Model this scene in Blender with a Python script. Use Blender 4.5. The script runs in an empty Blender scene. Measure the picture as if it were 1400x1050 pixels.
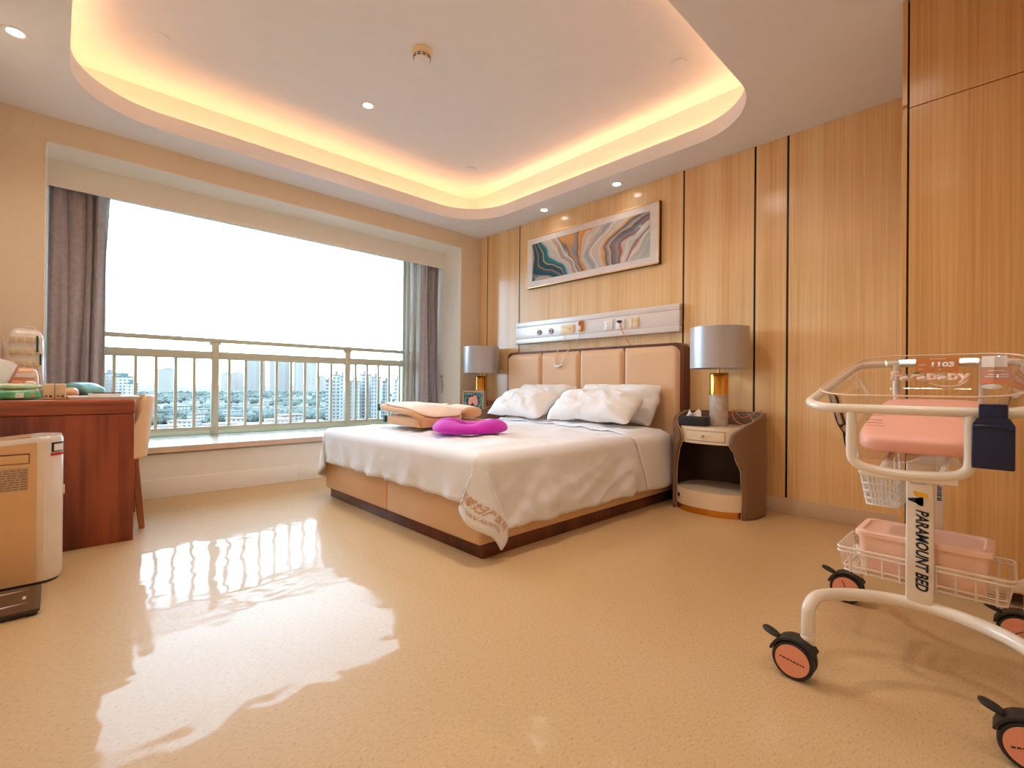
import bpy, bmesh, math, random
from mathutils import Vector, Matrix, noise
random.seed(7)
S = bpy.context.scene
COL = S.collection
PI = math.pi

# ------------------------------------------------------------------ materials
def rgb(r, g, b):
    f = lambda c: (c/255/12.92) if c/255 <= .04045 else ((c/255+.055)/1.055)**2.4
    return (f(r), f(g), f(b), 1)

def base_mat(name):
    m = bpy.data.materials.new(name); m.use_nodes = True
    nt = m.node_tree
    return m, nt, nt.nodes['Principled BSDF'], nt.nodes, nt.links

def ramp(nodes, stops, interp='LINEAR'):
    r = nodes.new('ShaderNodeValToRGB'); cr = r.color_ramp; cr.interpolation = interp
    while len(cr.elements) > 1: cr.elements.remove(cr.elements[-1])
    cr.elements[0].position = stops[0][0]; cr.elements[0].color = stops[0][1]
    for p, c in stops[1:]:
        e = cr.elements.new(p); e.color = c
    return r

def mat(name, color, rough=.5, metal=0, var=.06, scale=8, bump=0, bscale=60, coat=0, sheen=0, trans=0, spec=.5):
    """plain material with slight procedural tone variation and optional bump"""
    m, nt, p, N, L = base_mat(name)
    tc = N.new('ShaderNodeTexCoord')
    nz = N.new('ShaderNodeTexNoise'); nz.inputs['Scale'].default_value = scale; nz.inputs['Detail'].default_value = 3
    L.new(tc.outputs['Object'], nz.inputs['Vector'])
    c0 = tuple(max(0, c*(1-var)) for c in color[:3])+(1,); c1 = tuple(min(1, c*(1+var)) for c in color[:3])+(1,)
    r = ramp(N, [(.3, c0), (.7, c1)]); L.new(nz.outputs['Fac'], r.inputs['Fac']); L.new(r.outputs['Color'], p.inputs['Base Color'])
    p.inputs['Roughness'].default_value = rough; p.inputs['Metallic'].default_value = metal
    p.inputs['Coat Weight'].default_value = coat; p.inputs['Sheen Weight'].default_value = sheen
    p.inputs['Specular IOR Level'].default_value = spec
    if trans: p.inputs['Transmission Weight'].default_value = trans
    if bump:
        b2 = N.new('ShaderNodeTexNoise'); b2.inputs['Scale'].default_value = bscale; b2.inputs['Detail'].default_value = 2
        L.new(tc.outputs['Object'], b2.inputs['Vector'])
        bp = N.new('ShaderNodeBump'); bp.inputs['Strength'].default_value = bump; bp.inputs['Distance'].default_value = .01
        L.new(b2.outputs['Fac'], bp.inputs['Height']); L.new(bp.outputs['Normal'], p.inputs['Normal'])
    return m

def wood(name, dark, mid, light, fine=(90, 90, 1.0), board=(7, 7, .05), rough=.4, coat=.0, spec=.5):
    """veneer: fine streaks along the grain plus broad strips of differing tone"""
    m, nt, p, N, L = base_mat(name)
    tc = N.new('ShaderNodeTexCoord')
    def nz(sc, det):
        mp = N.new('ShaderNodeMapping'); mp.inputs['Scale'].default_value = sc
        L.new(tc.outputs['Object'], mp.inputs['Vector'])
        n = N.new('ShaderNodeTexNoise'); n.inputs['Scale'].default_value = 1; n.inputs['Detail'].default_value = det
        L.new(mp.outputs['Vector'], n.inputs['Vector']); return n
    a = nz(fine, 4); b = nz(board, 1)
    mx = N.new('ShaderNodeMix'); mx.data_type = 'FLOAT'; mx.inputs['Factor'].default_value = .5
    L.new(a.outputs['Fac'], mx.inputs['A']); L.new(b.outputs['Fac'], mx.inputs['B'])
    r = ramp(N, [(.36, dark), (.5, mid), (.64, light)])
    L.new(mx.outputs['Result'], r.inputs['Fac']); L.new(r.outputs['Color'], p.inputs['Base Color'])
    p.inputs['Roughness'].default_value = rough; p.inputs['Coat Weight'].default_value = coat; p.inputs['Coat Roughness'].default_value = .16
    p.inputs['Specular IOR Level'].default_value = spec; p.inputs['Coat IOR'].default_value = 1.7
    return m

def emit(name, color, strength):
    m, nt, p, N, L = base_mat(name)
    p.inputs['Base Color'].default_value = color
    p.inputs['Emission Color'].default_value = color; p.inputs['Emission Strength'].default_value = strength
    return m

def clear(name, tint, gloss_rough=.02, ior=1.45, base_gloss=1.0):
    """thin clear sheet: straight-through transparency plus fresnel reflection"""
    m, nt, p, N, L = base_mat(name)
    N.remove(p); out = N['Material Output']
    t = N.new('ShaderNodeBsdfTransparent'); t.inputs['Color'].default_value = tint
    g = N.new('ShaderNodeBsdfGlossy'); g.inputs['Roughness'].default_value = gloss_rough
    f = N.new('ShaderNodeFresnel'); f.inputs['IOR'].default_value = ior
    mx = N.new('ShaderNodeMixShader')
    L.new(f.outputs['Fac'], mx.inputs['Fac']); L.new(t.outputs['BSDF'], mx.inputs[1]); L.new(g.outputs['BSDF'], mx.inputs[2])
    L.new(mx.outputs['Shader'], out.inputs['Surface'])
    return m

M = {}
M['ceiling'] = mat('ceiling_paint', rgb(240, 240, 243), .9, var=.01)
M['wallpaper'] = mat('beige_wallpaper', rgb(234, 214, 186), .8, var=.015, scale=30, bump=.02, bscale=300)
M['reveal'] = mat('reveal_paint', rgb(244, 238, 226), .7, var=.01)
M['oak'] = wood('oak_veneer', rgb(230, 180, 120), rgb(241, 200, 140), rgb(248, 214, 162), coat=.9)
M['oak_shaded'] = wood('oak_veneer_shaded', rgb(196, 138, 78), rgb(212, 158, 94), rgb(224, 174, 112), coat=.3)  # same oak with a darker colour, imitating light falling off at the wardrobe
M['oak_edge'] = mat('oak_edge_band', rgb(224, 178, 130), .4)
M['cherry'] = wood('red_cherry', rgb(84, 30, 16), rgb(122, 50, 26), rgb(160, 76, 42), fine=(26, 26, 2.0), board=(5, 5, .8), rough=.35, coat=.15)
M['cherry_h'] = wood('red_cherry_edge', rgb(112, 44, 22), rgb(158, 76, 40), rgb(190, 100, 56), fine=(2.0, 26, 40), board=(1, 5, 8), rough=.3, coat=.3)
M['chairwood'] = wood('chair_wood', rgb(150, 80, 42), rgb(178, 100, 54), rgb(196, 118, 66), fine=(40, 40, 3), rough=.4)
M['walnut'] = wood('walnut_trim', rgb(70, 32, 16), rgb(96, 46, 24), rgb(118, 60, 32), rough=.35)
M['black_metal'] = mat('black_inlay', rgb(44, 36, 30), .3, metal=.6)
M['baseboard'] = mat('baseboard_vinyl', rgb(214, 190, 160), .5, var=.04, scale=5)
M['sill'] = mat('sill_stone', rgb(236, 232, 228), .25, var=.05, scale=6, coat=.2)
M['sill_edge'] = mat('sill_edge', rgb(226, 196, 172), .5)
M['alu'] = mat('champagne_metal', rgb(208, 204, 180), .35, metal=.15, var=.02)
M['curtain'] = mat('mauve_curtain', rgb(182, 170, 174), .85, var=.1, scale=30, sheen=.4, bump=.15, bscale=400)
M['leather'] = mat('tan_leather', rgb(226, 184, 142), .42, var=.03, scale=3, bump=.05, bscale=250)
M['dark_seam'] = mat('dark_seam', rgb(120, 66, 36), .5)
M['linen'] = mat('white_linen', rgb(238, 238, 241), .8, var=.012, scale=4, bump=.22, bscale=13, sheen=.1)
M['pillowcase'] = mat('white_pillowcase', rgb(238, 234, 232), .8, var=.012, scale=4, bump=.25, bscale=14, sheen=.1)
M['sheet'] = mat('beige_sheet', rgb(224, 206, 184), .8)
M['cream'] = mat('cream_lacquer', rgb(236, 214, 184), .3, var=.02, coat=.2)
M['bronze_leather'] = mat('brown_leather_shell', rgb(128, 96, 72), .4, var=.04, bump=.04, bscale=300)
M['piping'] = mat('pale_brown_piping', rgb(196, 160, 126), .45)
M['dark_back'] = mat('dark_brown_panel', rgb(70, 44, 32), .5)
M['brass'] = mat('brass', rgb(224, 160, 70), .18, metal=1, var=.03)
M['marble'] = mat('grey_marble', rgb(190, 174, 160), .3, var=.22, scale=22)
M['shade'] = mat('silver_shade', rgb(188, 184, 186), .35, metal=.35, var=.02, sheen=.2)
M['black_leather'] = mat('black_leather', rgb(34, 34, 38), .4, bump=.1, bscale=300)
M['tissue'] = mat('tissue_paper', rgb(245, 240, 235), .9)
M['chrome'] = mat('chrome', rgb(200, 196, 190), .15, metal=1)
M['white_plastic'] = mat('white_plastic', rgb(240, 236, 230), .35)
M['panel_alu'] = mat('bedhead_panel_white', rgb(232, 226, 224), .35, metal=.15, var=.01)
M['cream_plastic'] = mat('cream_plastic', rgb(240, 216, 172), .4)
M['grey'] = mat('grey_plastic', rgb(120, 120, 122), .4)
M['dark'] = mat('dark_plastic', rgb(30, 28, 28), .4)
M['red'] = mat('red_plastic', rgb(190, 50, 60), .4)
M['orange_cable'] = mat('orange_cable', rgb(222, 132, 56), .5)
M['gold'] = mat('gold_frame', rgb(240, 200, 140), .3, metal=.5)
M['matboard'] = mat('white_matboard', rgb(236, 230, 228), .5)
M['enamel'] = mat('white_enamel', rgb(240, 226, 208), .28, var=.01, coat=.3)
M['pink_mattress'] = mat('pink_vinyl', rgb(255, 186, 166), .45, var=.02)
M['pink_box'] = mat('pink_box', rgb(248, 204, 182), .4, var=.01)
M['hub'] = mat('orange_hub', rgb(240, 160, 132), .4, var=.02)
M['tyre'] = mat('black_rubber', rgb(38, 36, 36), .5)
M['navy'] = mat('navy_plastic', rgb(14, 26, 66), .3)
M['ink'] = mat('dark_navy_ink', rgb(22, 28, 44), .5)
M['yellow'] = mat('yellow_ink', rgb(250, 186, 30), .5)
M['brown_card'] = mat('brown_card', rgb(196, 112, 22), .4)
M['white_ink'] = mat('white_ink', rgb(250, 244, 238), .5)
M['pale_pink_ink'] = mat('pale_pink_print', rgb(255, 220, 200), .5)
M['green_ink'] = mat('green_leaf_print', rgb(30, 120, 60), .5)
M['paper'] = mat('white_paper', rgb(244, 238, 234), .7)
M['card_pink'] = mat('rose_card', rgb(206, 150, 124), .6)
M['acrylic'] = clear('clear_acrylic', (.97, .955, .945, 1), .03, 1.4)
M['glass'] = clear('window_glass', (.97, .985, .98, 1), .0, 1.45)
M['rose'] = mat('clear_edge', rgb(252, 214, 186), .2)
M['tan_fabric'] = mat('tan_fabric', rgb(222, 170, 122), .8, var=.05, sheen=.2, bump=.08, bscale=80)
M['cream_fabric'] = mat('cream_fabric', rgb(246, 226, 206), .85, sheen=.2, bump=.12, bscale=90)
M['orange_fabric'] = mat('orange_fabric', rgb(226, 146, 66), .7)
M['purple'] = mat('magenta_plush', rgb(204, 26, 190), .75, var=.08, scale=12, sheen=.15)
M['teal_tag'] = mat('teal_tag', rgb(20, 84, 84), .6)
M['gold_metal'] = mat('champagne_gold_shell', rgb(228, 184, 132), .3, metal=.25, var=.02)
M['silver_metal'] = mat('satin_silver', rgb(236, 228, 218), .25, metal=.2, var=.02)
M['label_grey'] = mat('rating_label', rgb(190, 160, 128), .5)
M['scale_glass'] = mat('dark_glass_top', rgb(52, 36, 32), .08, coat=.5)
M['silver_print'] = mat('silver_print', rgb(196, 190, 188), .35)
M['chair_leather'] = mat('cream_leather', rgb(242, 204, 160), .45, var=.02)
M['green_pack'] = mat('green_wipes', rgb(96, 186, 140), .3, var=.55, scale=22, coat=.4)
M['pale_green'] = mat('pale_green_film', rgb(206, 226, 190), .3, var=.15, scale=25, coat=.4)
M['peach_pack'] = mat('peach_film', rgb(250, 196, 150), .3, var=.06, scale=20, coat=.4)
M['coral'] = mat('coral_film', rgb(244, 130, 88), .35, var=.05)
M['tissue_pack'] = mat('kraft_tissue_pack', rgb(232, 204, 160), .4, var=.05, scale=30, coat=.2)
M['film'] = mat('printed_white_film', rgb(240, 228, 216), .3, var=.08, scale=18, coat=.4)
M['teal_bag'] = mat('teal_white_bag', rgb(120, 190, 196), .4, var=.5, scale=14, coat=.3)
M['gold_ink'] = mat('gold_embroidery', rgb(206, 146, 56), .6)

# floor: speckled vinyl under a glossy, slightly uneven wax coat
m, nt, p, N, L = base_mat('vinyl_floor')
tc = N.new('ShaderNodeTexCoord')
mp = N.new('ShaderNodeMapping'); mp.inputs['Scale'].default_value = (1, 2.4, 1); mp.inputs['Rotation'].default_value = (0, 0, .6)
L.new(tc.outputs['Object'], mp.inputs['Vector'])
n1 = N.new('ShaderNodeTexNoise'); n1.inputs['Scale'].default_value = 70; n1.inputs['Detail'].default_value = 4; n1.inputs['Roughness'].default_value = .7
L.new(mp.outputs['Vector'], n1.inputs['Vector'])
r1 = ramp(N, [(.28, rgb(166, 128, 82)), (.42, rgb(206, 172, 126)), (.62, rgb(212, 179, 134)), (.78, rgb(228, 204, 164))])
L.new(n1.outputs['Fac'], r1.inputs['Fac'])
L.new(r1.outputs['Color'], p.inputs['Base Color'])
p.inputs['Roughness'].default_value = .5; p.inputs['Specular IOR Level'].default_value = .15
p.inputs['Coat Weight'].default_value = .36; p.inputs['Coat IOR'].default_value = 1.4
n2 = N.new('ShaderNodeTexNoise'); n2.inputs['Scale'].default_value = 1.3; n2.inputs['Detail'].default_value = 2
L.new(tc.outputs['Object'], n2.inputs['Vector'])
mr = N.new('ShaderNodeMapRange'); mr.inputs['From Min'].default_value = .35; mr.inputs['From Max'].default_value = .65
mr.inputs['To Min'].default_value = .03; mr.inputs['To Max'].default_value = .11
L.new(n2.outputs['Fac'], mr.inputs['Value']); L.new(mr.outputs['Result'], p.inputs['Coat Roughness'])
n3 = N.new('ShaderNodeTexNoise'); n3.inputs['Scale'].default_value = 4.5; n3.inputs['Detail'].default_value = 2
L.new(tc.outputs['Object'], n3.inputs['Vector'])
bp = N.new('ShaderNodeBump'); bp.inputs['Strength'].default_value = .3; bp.inputs['Distance'].default_value = .012
L.new(n3.outputs['Fac'], bp.inputs['Height']); L.new(bp.outputs['Normal'], p.inputs['Coat Normal'])
M['floor'] = m

# sheer curtain: translucent white voile
m, nt, p, N, L = base_mat('white_voile')
N.remove(p); out = N['Material Output']
d = N.new('ShaderNodeBsdfDiffuse'); d.inputs['Color'].default_value = rgb(226, 218, 208)
t = N.new('ShaderNodeBsdfTranslucent'); t.inputs['Color'].default_value = rgb(226, 218, 208)
tr = N.new('ShaderNodeBsdfTransparent')
a = N.new('ShaderNodeMixShader'); a.inputs[0].default_value = .5
b = N.new('ShaderNodeMixShader'); b.inputs[0].default_value = .12
L.new(d.outputs[0], a.inputs[1]); L.new(t.outputs[0], a.inputs[2]); L.new(a.outputs[0], b.inputs[1]); L.new(tr.outputs[0], b.inputs[2])
L.new(b.outputs[0], out.inputs['Surface'])
M['voile'] = m

# marbled print of the painting (object coordinates: y runs right to left, z up)
m, nt, p, N, L = base_mat('marbled_print')
tc = N.new('ShaderNodeTexCoord'); sx = N.new('ShaderNodeSeparateXYZ'); L.new(tc.outputs['Object'], sx.inputs[0])
def math_(op, a, b=None):
    n = N.new('ShaderNodeMath'); n.operation = op
    for i, v in enumerate((a, b)):
        if v is None: continue
        if isinstance(v, (int, float)): n.inputs[i].default_value = v
        else: L.new(v, n.inputs[i])
    return n.outputs[0]
q = math_('ADD', math_('MULTIPLY', sx.outputs['Y'], -.70), .5)          # 0 left .. 1 right
zz = math_('MULTIPLY', sx.outputs['Z'], 2.6)                            # about -.5 .. .5
nzp = N.new('ShaderNodeTexNoise'); nzp.inputs['Scale'].default_value = 2.6; nzp.inputs['Detail'].default_value = 2.2; nzp.inputs['Distortion'].default_value = .5
L.new(tc.outputs['Object'], nzp.inputs['Vector'])
w = math_('MULTIPLY', math_('SUBTRACT', nzp.outputs['Fac'], .5), .30)
bend = math_('MULTIPLY', math_('ABSOLUTE', math_('ADD', zz, .05)), .16)
slope = math_('MULTIPLY', zz, math_('MULTIPLY', math_('MULTIPLY', math_('SUBTRACT', .55, q), .95), math_('MINIMUM', math_('MULTIPLY', q, 3.2), 1.0)))
f = math_('ADD', math_('ADD', math_('SUBTRACT', q, math_('MULTIPLY', bend, math_('MINIMUM', math_('MULTIPLY', q, 2.5), 1.0))), slope), math_('ADD', math_('MULTIPLY', w, .8), .035))
T, W, G, O, K = rgb(10, 96, 124), rgb(224, 222, 218), rgb(168, 176, 186), rgb(226, 160, 70), rgb(92, 100, 118)
st = [(0, rgb(190, 184, 196)), (.03, rgb(70, 66, 84)), (.05, W), (.07, rgb(10, 70, 92)), (.11, T), (.115, O), (.125, T), (.17, rgb(8, 70, 98)), (.178, rgb(220, 200, 150)),
      (.19, rgb(14, 108, 136)), (.235, rgb(24, 136, 152)), (.26, W), (.31, rgb(206, 212, 212)), (.325, O), (.335, G), (.37, W), (.385, K), (.40, O), (.415, G), (.44, K), (.455, O), (.475, O), (.49, W),
      (.58, G), (.60, W), (.66, rgb(214, 210, 204)), (.70, O), (.71, K), (.75, G), (.765, O)]
st2 = [(.0, rgb(206, 206, 204)), (.76, O), (.77, K), (.82, rgb(130, 138, 152)), (.845, rgb(170, 80, 60)), (.855, W), (.91, rgb(196, 204, 204)), (.935, rgb(160, 64, 56)), (.95, W), (1, rgb(184, 200, 200))]
ra = ramp(N, st); rb = ramp(N, st2); L.new(f, ra.inputs[0]); L.new(f, rb.inputs[0])
mx = N.new('ShaderNodeMix'); mx.data_type = 'RGBA'; L.new(math_('GREATER_THAN', f, .765), mx.inputs['Factor'])
L.new(ra.outputs[0], mx.inputs['A']); L.new(rb.outputs[0], mx.inputs['B'])
fine = math_('MULTIPLY', math_('ADD', math_('SINE', math_('MULTIPLY', f, 210)), math_('SINE', math_('MULTIPLY', f, 87))), .09)
hs_ = N.new('ShaderNodeHueSaturation'); L.new(math_('ADD', fine, .93), hs_.inputs['Value']); L.new(mx.outputs['Result'], hs_.inputs['Color']); L.new(hs_.outputs['Color'], p.inputs['Base Color'])
p.inputs['Roughness'].default_value = .12; p.inputs['Coat Weight'].default_value = .6; p.inputs['Coat Roughness'].default_value = .05
M['art'] = m

# ------------------------------------------------------------------ mesh helpers
def B(): return bmesh.new()

def obj(name, bm, material, parent=None, local=False, smooth=35, mats=None):
    """link bm as one mesh object; bm is in world coordinates unless local"""
    me = bpy.data.meshes.new(name)
    if parent is not None and not local:
        bmesh.ops.translate(bm, verts=bm.verts, vec=-wloc(parent))
    bmesh.ops.recalc_face_normals(bm, faces=bm.faces)
    bm.to_mesh(me); bm.free()
    for mm in (mats or [material]): me.materials.append(mm)
    if smooth:
        for pl in me.polygons: pl.use_smooth = True
        me.set_sharp_from_angle(angle=math.radians(smooth))
    o = bpy.data.objects.new(name, me); COL.objects.link(o)
    if parent is not None: o.parent = parent
    return o

def wloc(o):
    v = Vector(o.location)
    while o.parent is not None:
        o = o.parent; v += Vector(o.location)
    return v

def recenter(o, c):
    """move a mesh object's origin to c (world) so object-space textures are centred"""
    c = Vector(c); d = c - wloc(o)
    for v in o.data.vertices: v.co -= d
    o.location = Vector(o.location) + d

def thing(name, label, cat, loc=(0, 0, 0), group=None):
    o = bpy.data.objects.new(name, None); COL.objects.link(o); o.location = loc; o.empty_display_size = .1
    return tag(o, label, cat, group)

def tag(o, label=None, cat=None, group=None, kind=None):
    if label: o['label'] = label
    if cat: o['category'] = cat
    if group: o['group'] = group
    if kind: o['kind'] = kind
    return o

def struct(name, bm, material, parent=None, **k):
    o = obj(name, bm, material, parent, **k)
    if parent is None: o['kind'] = 'structure'
    return o

def copy_tree(o, parent=None):
    c = o.copy(); COL.objects.link(c)
    if parent is not None: c.parent = parent
    for ch in list(o.children): copy_tree(ch, c)
    return c

def box(bm, x0, x1, y0, y1, z0, z1, bev=0, seg=2, mi=0):
    g = bmesh.ops.create_cube(bm, size=1)
    vs = g['verts']
    for v in vs:
        v.co = Vector((x0+(v.co.x+.5)*(x1-x0), y0+(v.co.y+.5)*(y1-y0), z0+(v.co.z+.5)*(z1-z0)))
    fs = {f for v in vs for f in v.link_faces}
    for f in fs: f.material_index = mi
    if bev:
        es = list({e for v in vs for e in v.link_edges})
        bmesh.ops.bevel(bm, geom=es, offset=bev, segments=seg, profile=.5, affect='EDGES', clamp_overlap=True)
    return vs

def obox(bm, c, size, rot, bev=0, seg=2, mi=0):
    """box with centre c and orientation rot (3x3 matrix)"""
    b2 = B(); hx, hy, hz = (s/2 for s in size)
    box(b2, -hx, hx, -hy, hy, -hz, hz, bev, seg, mi)
    bmesh.ops.transform(b2, matrix=Matrix.Translation(c) @ rot.to_4x4(), verts=b2.verts)
    merge(bm, b2)

def merge(bm, b2):
    me = bpy.data.meshes.new('tmp'); b2.to_mesh(me); b2.free(); bm.from_mesh(me); bpy.data.meshes.remove(me)

def frame_of(d):
    d = Vector(d).normalized(); up = Vector((0, 0, 1)) if abs(d.z) < .95 else Vector((1, 0, 0))
    a = d.cross(up).normalized(); return a, d.cross(a).normalized()

def cyl(bm, p0, p1, r0, r1=None, n=24, mi=0, caps=True):
    p0, p1 = Vector(p0), Vector(p1); r1 = r0 if r1 is None else r1
    a, b = frame_of(p1-p0)
    A = [bm.verts.new(p0+(a*math.cos(2*PI*i/n)+b*math.sin(2*PI*i/n))*r0) for i in range(n)]
    C = [bm.verts.new(p1+(a*math.cos(2*PI*i/n)+b*math.sin(2*PI*i/n))*r1) for i in range(n)]
    for i in range(n):
        f = bm.faces.new((A[i], A[(i+1) % n], C[(i+1) % n], C[i])); f.material_index = mi
    if caps:
        for f in (bm.faces.new(A), bm.faces.new(C)): f.material_index = mi

def spline(pts, per=8, closed=False):
    P = [Vector(p) for p in pts]; n = len(P); out = []
    rng = range(n if closed else n-1)
    for i in rng:
        g = (lambda k: P[k % n]) if closed else (lambda k: P[min(max(k, 0), n-1)])
        p0, p1, p2, p3 = g(i-1), g(i), g(i+1), g(i+2)
        for j in range(per):
            t = j/per
            out.append(.5*((2*p1)+(-p0+p2)*t+(2*p0-5*p1+4*p2-p3)*t*t+(-p0+3*p1-3*p2+p3)*t*t*t))
    if not closed: out.append(P[-1])
    return out

def tube(bm, pts, r, closed=False, n=10, mi=0):
    P = [Vector(p) for p in pts]; m_ = len(P); rings = []
    prev = None
    for i in range(m_):
        if closed: d = P[(i+1) % m_]-P[i-1]
        else: d = P[min(i+1, m_-1)]-P[max(i-1, 0)]
        d.normalize()
        if prev is None: a, b = frame_of(d)
        else:
            a = prev - d*prev.dot(d)
            if a.length < 1e-6: a, b = frame_of(d)
            a.normalize(); b = d.cross(a)
        prev = a
        rr = r(i/(m_-1)) if callable(r) else r
        rings.append([bm.verts.new(P[i]+(a*math.cos(2*PI*k/n)+b*math.sin(2*PI*k/n))*rr) for k in range(n)])
    for i in range(m_ if closed else m_-1):
        R0, R1 = rings[i], rings[(i+1) % m_]
        off = 0
        if closed and i == m_-1:
            off = min(range(n), key=lambda o: (R1[o].co-R0[0].co).length)
        for k in range(n):
            f = bm.faces.new((R0[k], R0[(k+1) % n], R1[(k+1+off) % n], R1[(k+off) % n])); f.material_index = mi
    if not closed:
        for R in (rings[0], rings[-1]):
            f = bm.faces.new(R); f.material_index = mi

def lathe(bm, prof, c=(0, 0, 0), n=40, mi=0):
    c = Vector(c); rings = []
    for r, z in prof:
        if r < 1e-6: rings.append([bm.verts.new(c+Vector((0, 0, z)))])
        else: rings.append([bm.verts.new(c+Vector((r*math.cos(2*PI*k/n), r*math.sin(2*PI*k/n), z))) for k in range(n)])
    for R0, R1 in zip(rings, rings[1:]):
        for k in range(n):
            vs = []
            for v in (R0[k % len(R0)], R0[(k+1) % len(R0)], R1[(k+1) % len(R1)], R1[k % len(R1)]):
                if v not in vs: vs.append(v)
            if len(vs) > 2:
                f = bm.faces.new(vs); f.material_index = mi

def grid(bm, nu, nv, fn, closed_u=False, mi=0):
    V = [[bm.verts.new(fn(i/(nu if closed_u else nu-1), j/(nv-1))) for j in range(nv)] for i in range(nu)]
    for i in range(nu if closed_u else nu-1):
        for j in range(nv-1):
            f = bm.faces.new((V[i][j], V[(i+1) % nu][j], V[(i+1) % nu][j+1], V[i][j+1])); f.material_index = mi
    return V

def thicken(o, t, offset=0):
    md = o.modifiers.new('thick', 'SOLIDIFY'); md.thickness = t; md.offset = offset; return o

def subdiv(o, k=1):
    md = o.modifiers.new('sub', 'SUBSURF'); md.levels = k; md.render_levels = k; return o

def prism(bm, pts, h, mi=0):
    """extrude a closed 3D polygon by the vector h"""
    h = Vector(h)
    A = [bm.verts.new(Vector(p)) for p in pts]; C = [bm.verts.new(Vector(p)+h) for p in pts]; n = len(A)
    for f in [bm.faces.new(A), bm.faces.new(C)]+[bm.faces.new((A[i], A[(i+1) % n], C[(i+1) % n], C[i])) for i in range(n)]:
        f.material_index = mi

def rrect(x0, x1, y0, y1, r, n=10):
    out = []
    for cx, cy, a0 in ((x1-r, y1-r, 0), (x0+r, y1-r, 90), (x0+r, y0+r, 180), (x1-r, y0+r, 270)):
        for i in range(n+1):
            a = math.radians(a0+90*i/n); out.append((cx+r*math.cos(a), cy+r*math.sin(a)))
    return out

def superell(bm, c, half, e=(2.5, 2.5), nu=32, nv=16, warp=None):
    """rounded cushion: superellipsoid, optional warp(v)->v"""
    def sp(x, p): return math.copysign(abs(x)**p, x)
    c = Vector(c)
    def fn(u, v):
        th = -PI+2*PI*u; ph = -PI/2+PI*v
        q = Vector((half[0]*sp(math.cos(ph), 2/e[1])*sp(math.cos(th), 2/e[0]), half[1]*sp(math.cos(ph), 2/e[1])*sp(math.sin(th), 2/e[0]), half[2]*sp(math.sin(ph), 2/e[1])))
        if warp: q = warp(q)
        return c+q
    grid(bm, nu, nv, fn, closed_u=True)
    bmesh.ops.remove_doubles(bm, verts=bm.verts, dist=1e-5)

def text_mesh(body, size=1, shear=0, extrude=0, space=1, offset=0):
    cu = bpy.data.curves.new('text', 'FONT'); cu.body = body; cu.size = size; cu.shear = shear; cu.extrude = extrude
    cu.space_character = space; cu.offset = offset; cu.resolution_u = 3
    o = bpy.data.objects.new('text', cu); COL.objects.link(o)
    bpy.context.view_layer.update()
    me = bpy.data.meshes.new_from_object(o.evaluated_get(bpy.context.evaluated_depsgraph_get()))
    bpy.data.objects.remove(o); bpy.data.curves.remove(cu)
    return me

def text_bm(body, origin, right, up, size, width=None, thick=.0008, **k):
    """flat lettering laid on a plane, its letters raised by thick"""
    me = text_mesh(body, size, **k); bm = B(); bm.from_mesh(me); bpy.data.meshes.remove(me)
    xs = [v.co.x for v in bm.verts]
    sx = 1 if not width else width/(max(xs)-min(xs)); x0 = min(xs) if width else 0
    r, u = Vector(right).normalized(), Vector(up).normalized(); nrm = r.cross(u)
    g = bmesh.ops.extrude_face_region(bm, geom=bm.faces[:])
    top = {e for e in g['geom'] if isinstance(e, bmesh.types.BMVert)}
    for v in bm.verts:
        c = Vector(origin)+r*((v.co.x-x0)*sx)+u*v.co.y
        v.co = c + (nrm*thick if v in top else Vector())
    return bm

# ------------------------------------------------------------------ room shell
XW, YW, ZC, ZU = 3.722, 4.474, 2.662, 3.025
XL, YB = -.36, -1.8
b = B(); box(b, XL-.1, XW+.15, YB-.1, 5.5, -.12, 0); struct('floor', b, M['floor'])

# ceiling: soffit with a rounded opening, lip, cove trough and raised centre
TX0, TX1, TY0, TY1 = .04, 3.38, 1.10, 4.15
CX0, CX1, CY0, CY1 = -.10, 3.50, .92, 4.36
def ring_face(bm, outer, inner, z):
    vs = []
    for loop in (outer, inner):
        V = [bm.verts.new((x, y, z)) for x, y in loop]; vs.append(V)
        for i in range(len(V)): bm.edges.new((V[i], V[(i+1) % len(V)]))
    bmesh.ops.triangle_fill(bm, edges=[e for e in bm.edges if all(v in vs[0] or v in vs[1] for v in e.verts)], use_beauty=True)
    return vs
tray = rrect(TX0, TX1, TY0, TY1, .5, 14)
lip2 = rrect(TX0-.025, TX1+.025, TY0-.025, TY1+.025, .525, 14)
b = B()
V = ring_face(b, [(XL-.1, YB-.1), (XW+.1, YB-.1), (XW+.1, YW+.12), (XL-.1, YW+.12)], tray, ZC)
inn = V[1]
def band(bm, V0, loop, z):
    V1 = [bm.verts.new((x, y, z)) for x, y in loop]
    for i in range(len(V0)): bm.faces.new((V0[i], V0[(i+1) % len(V0)], V1[(i+1) % len(V0)], V1[i]))
    return V1
v1 = band(b, inn, tray, ZC+.115); v2 = band(b, v1, lip2, ZC+.115); v3 = band(b, v2, lip2, ZC+.03)
crect = [(CX0, CY0), (CX1, CY0), (CX1, CY1), (CX0, CY1)]
b2 = B(); ring_face(b2, crect, lip2, ZC+.03); merge(b, b2)
for i in range(4):
    (xa, ya), (xb, yb) = crect[i], crect[(i+1) % 4]
    b.faces.new([b.verts.new(q) for q in ((xa, ya, ZC+.03), (xb, yb, ZC+.03), (xb, yb, ZU), (xa, ya, ZU))])
b.faces.new([b.verts.new((x, y, ZU)) for x, y in crect])
bmesh.ops.remove_doubles(b, verts=b.verts, dist=1e-5)
struct('ceiling', b, M['ceiling'], smooth=30)
b = B(); box(b, XL-.1, XW+.15, YB-.1, 5.5, 3.06, 3.2); struct('ceiling_slab', b, M['ceiling'])

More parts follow.
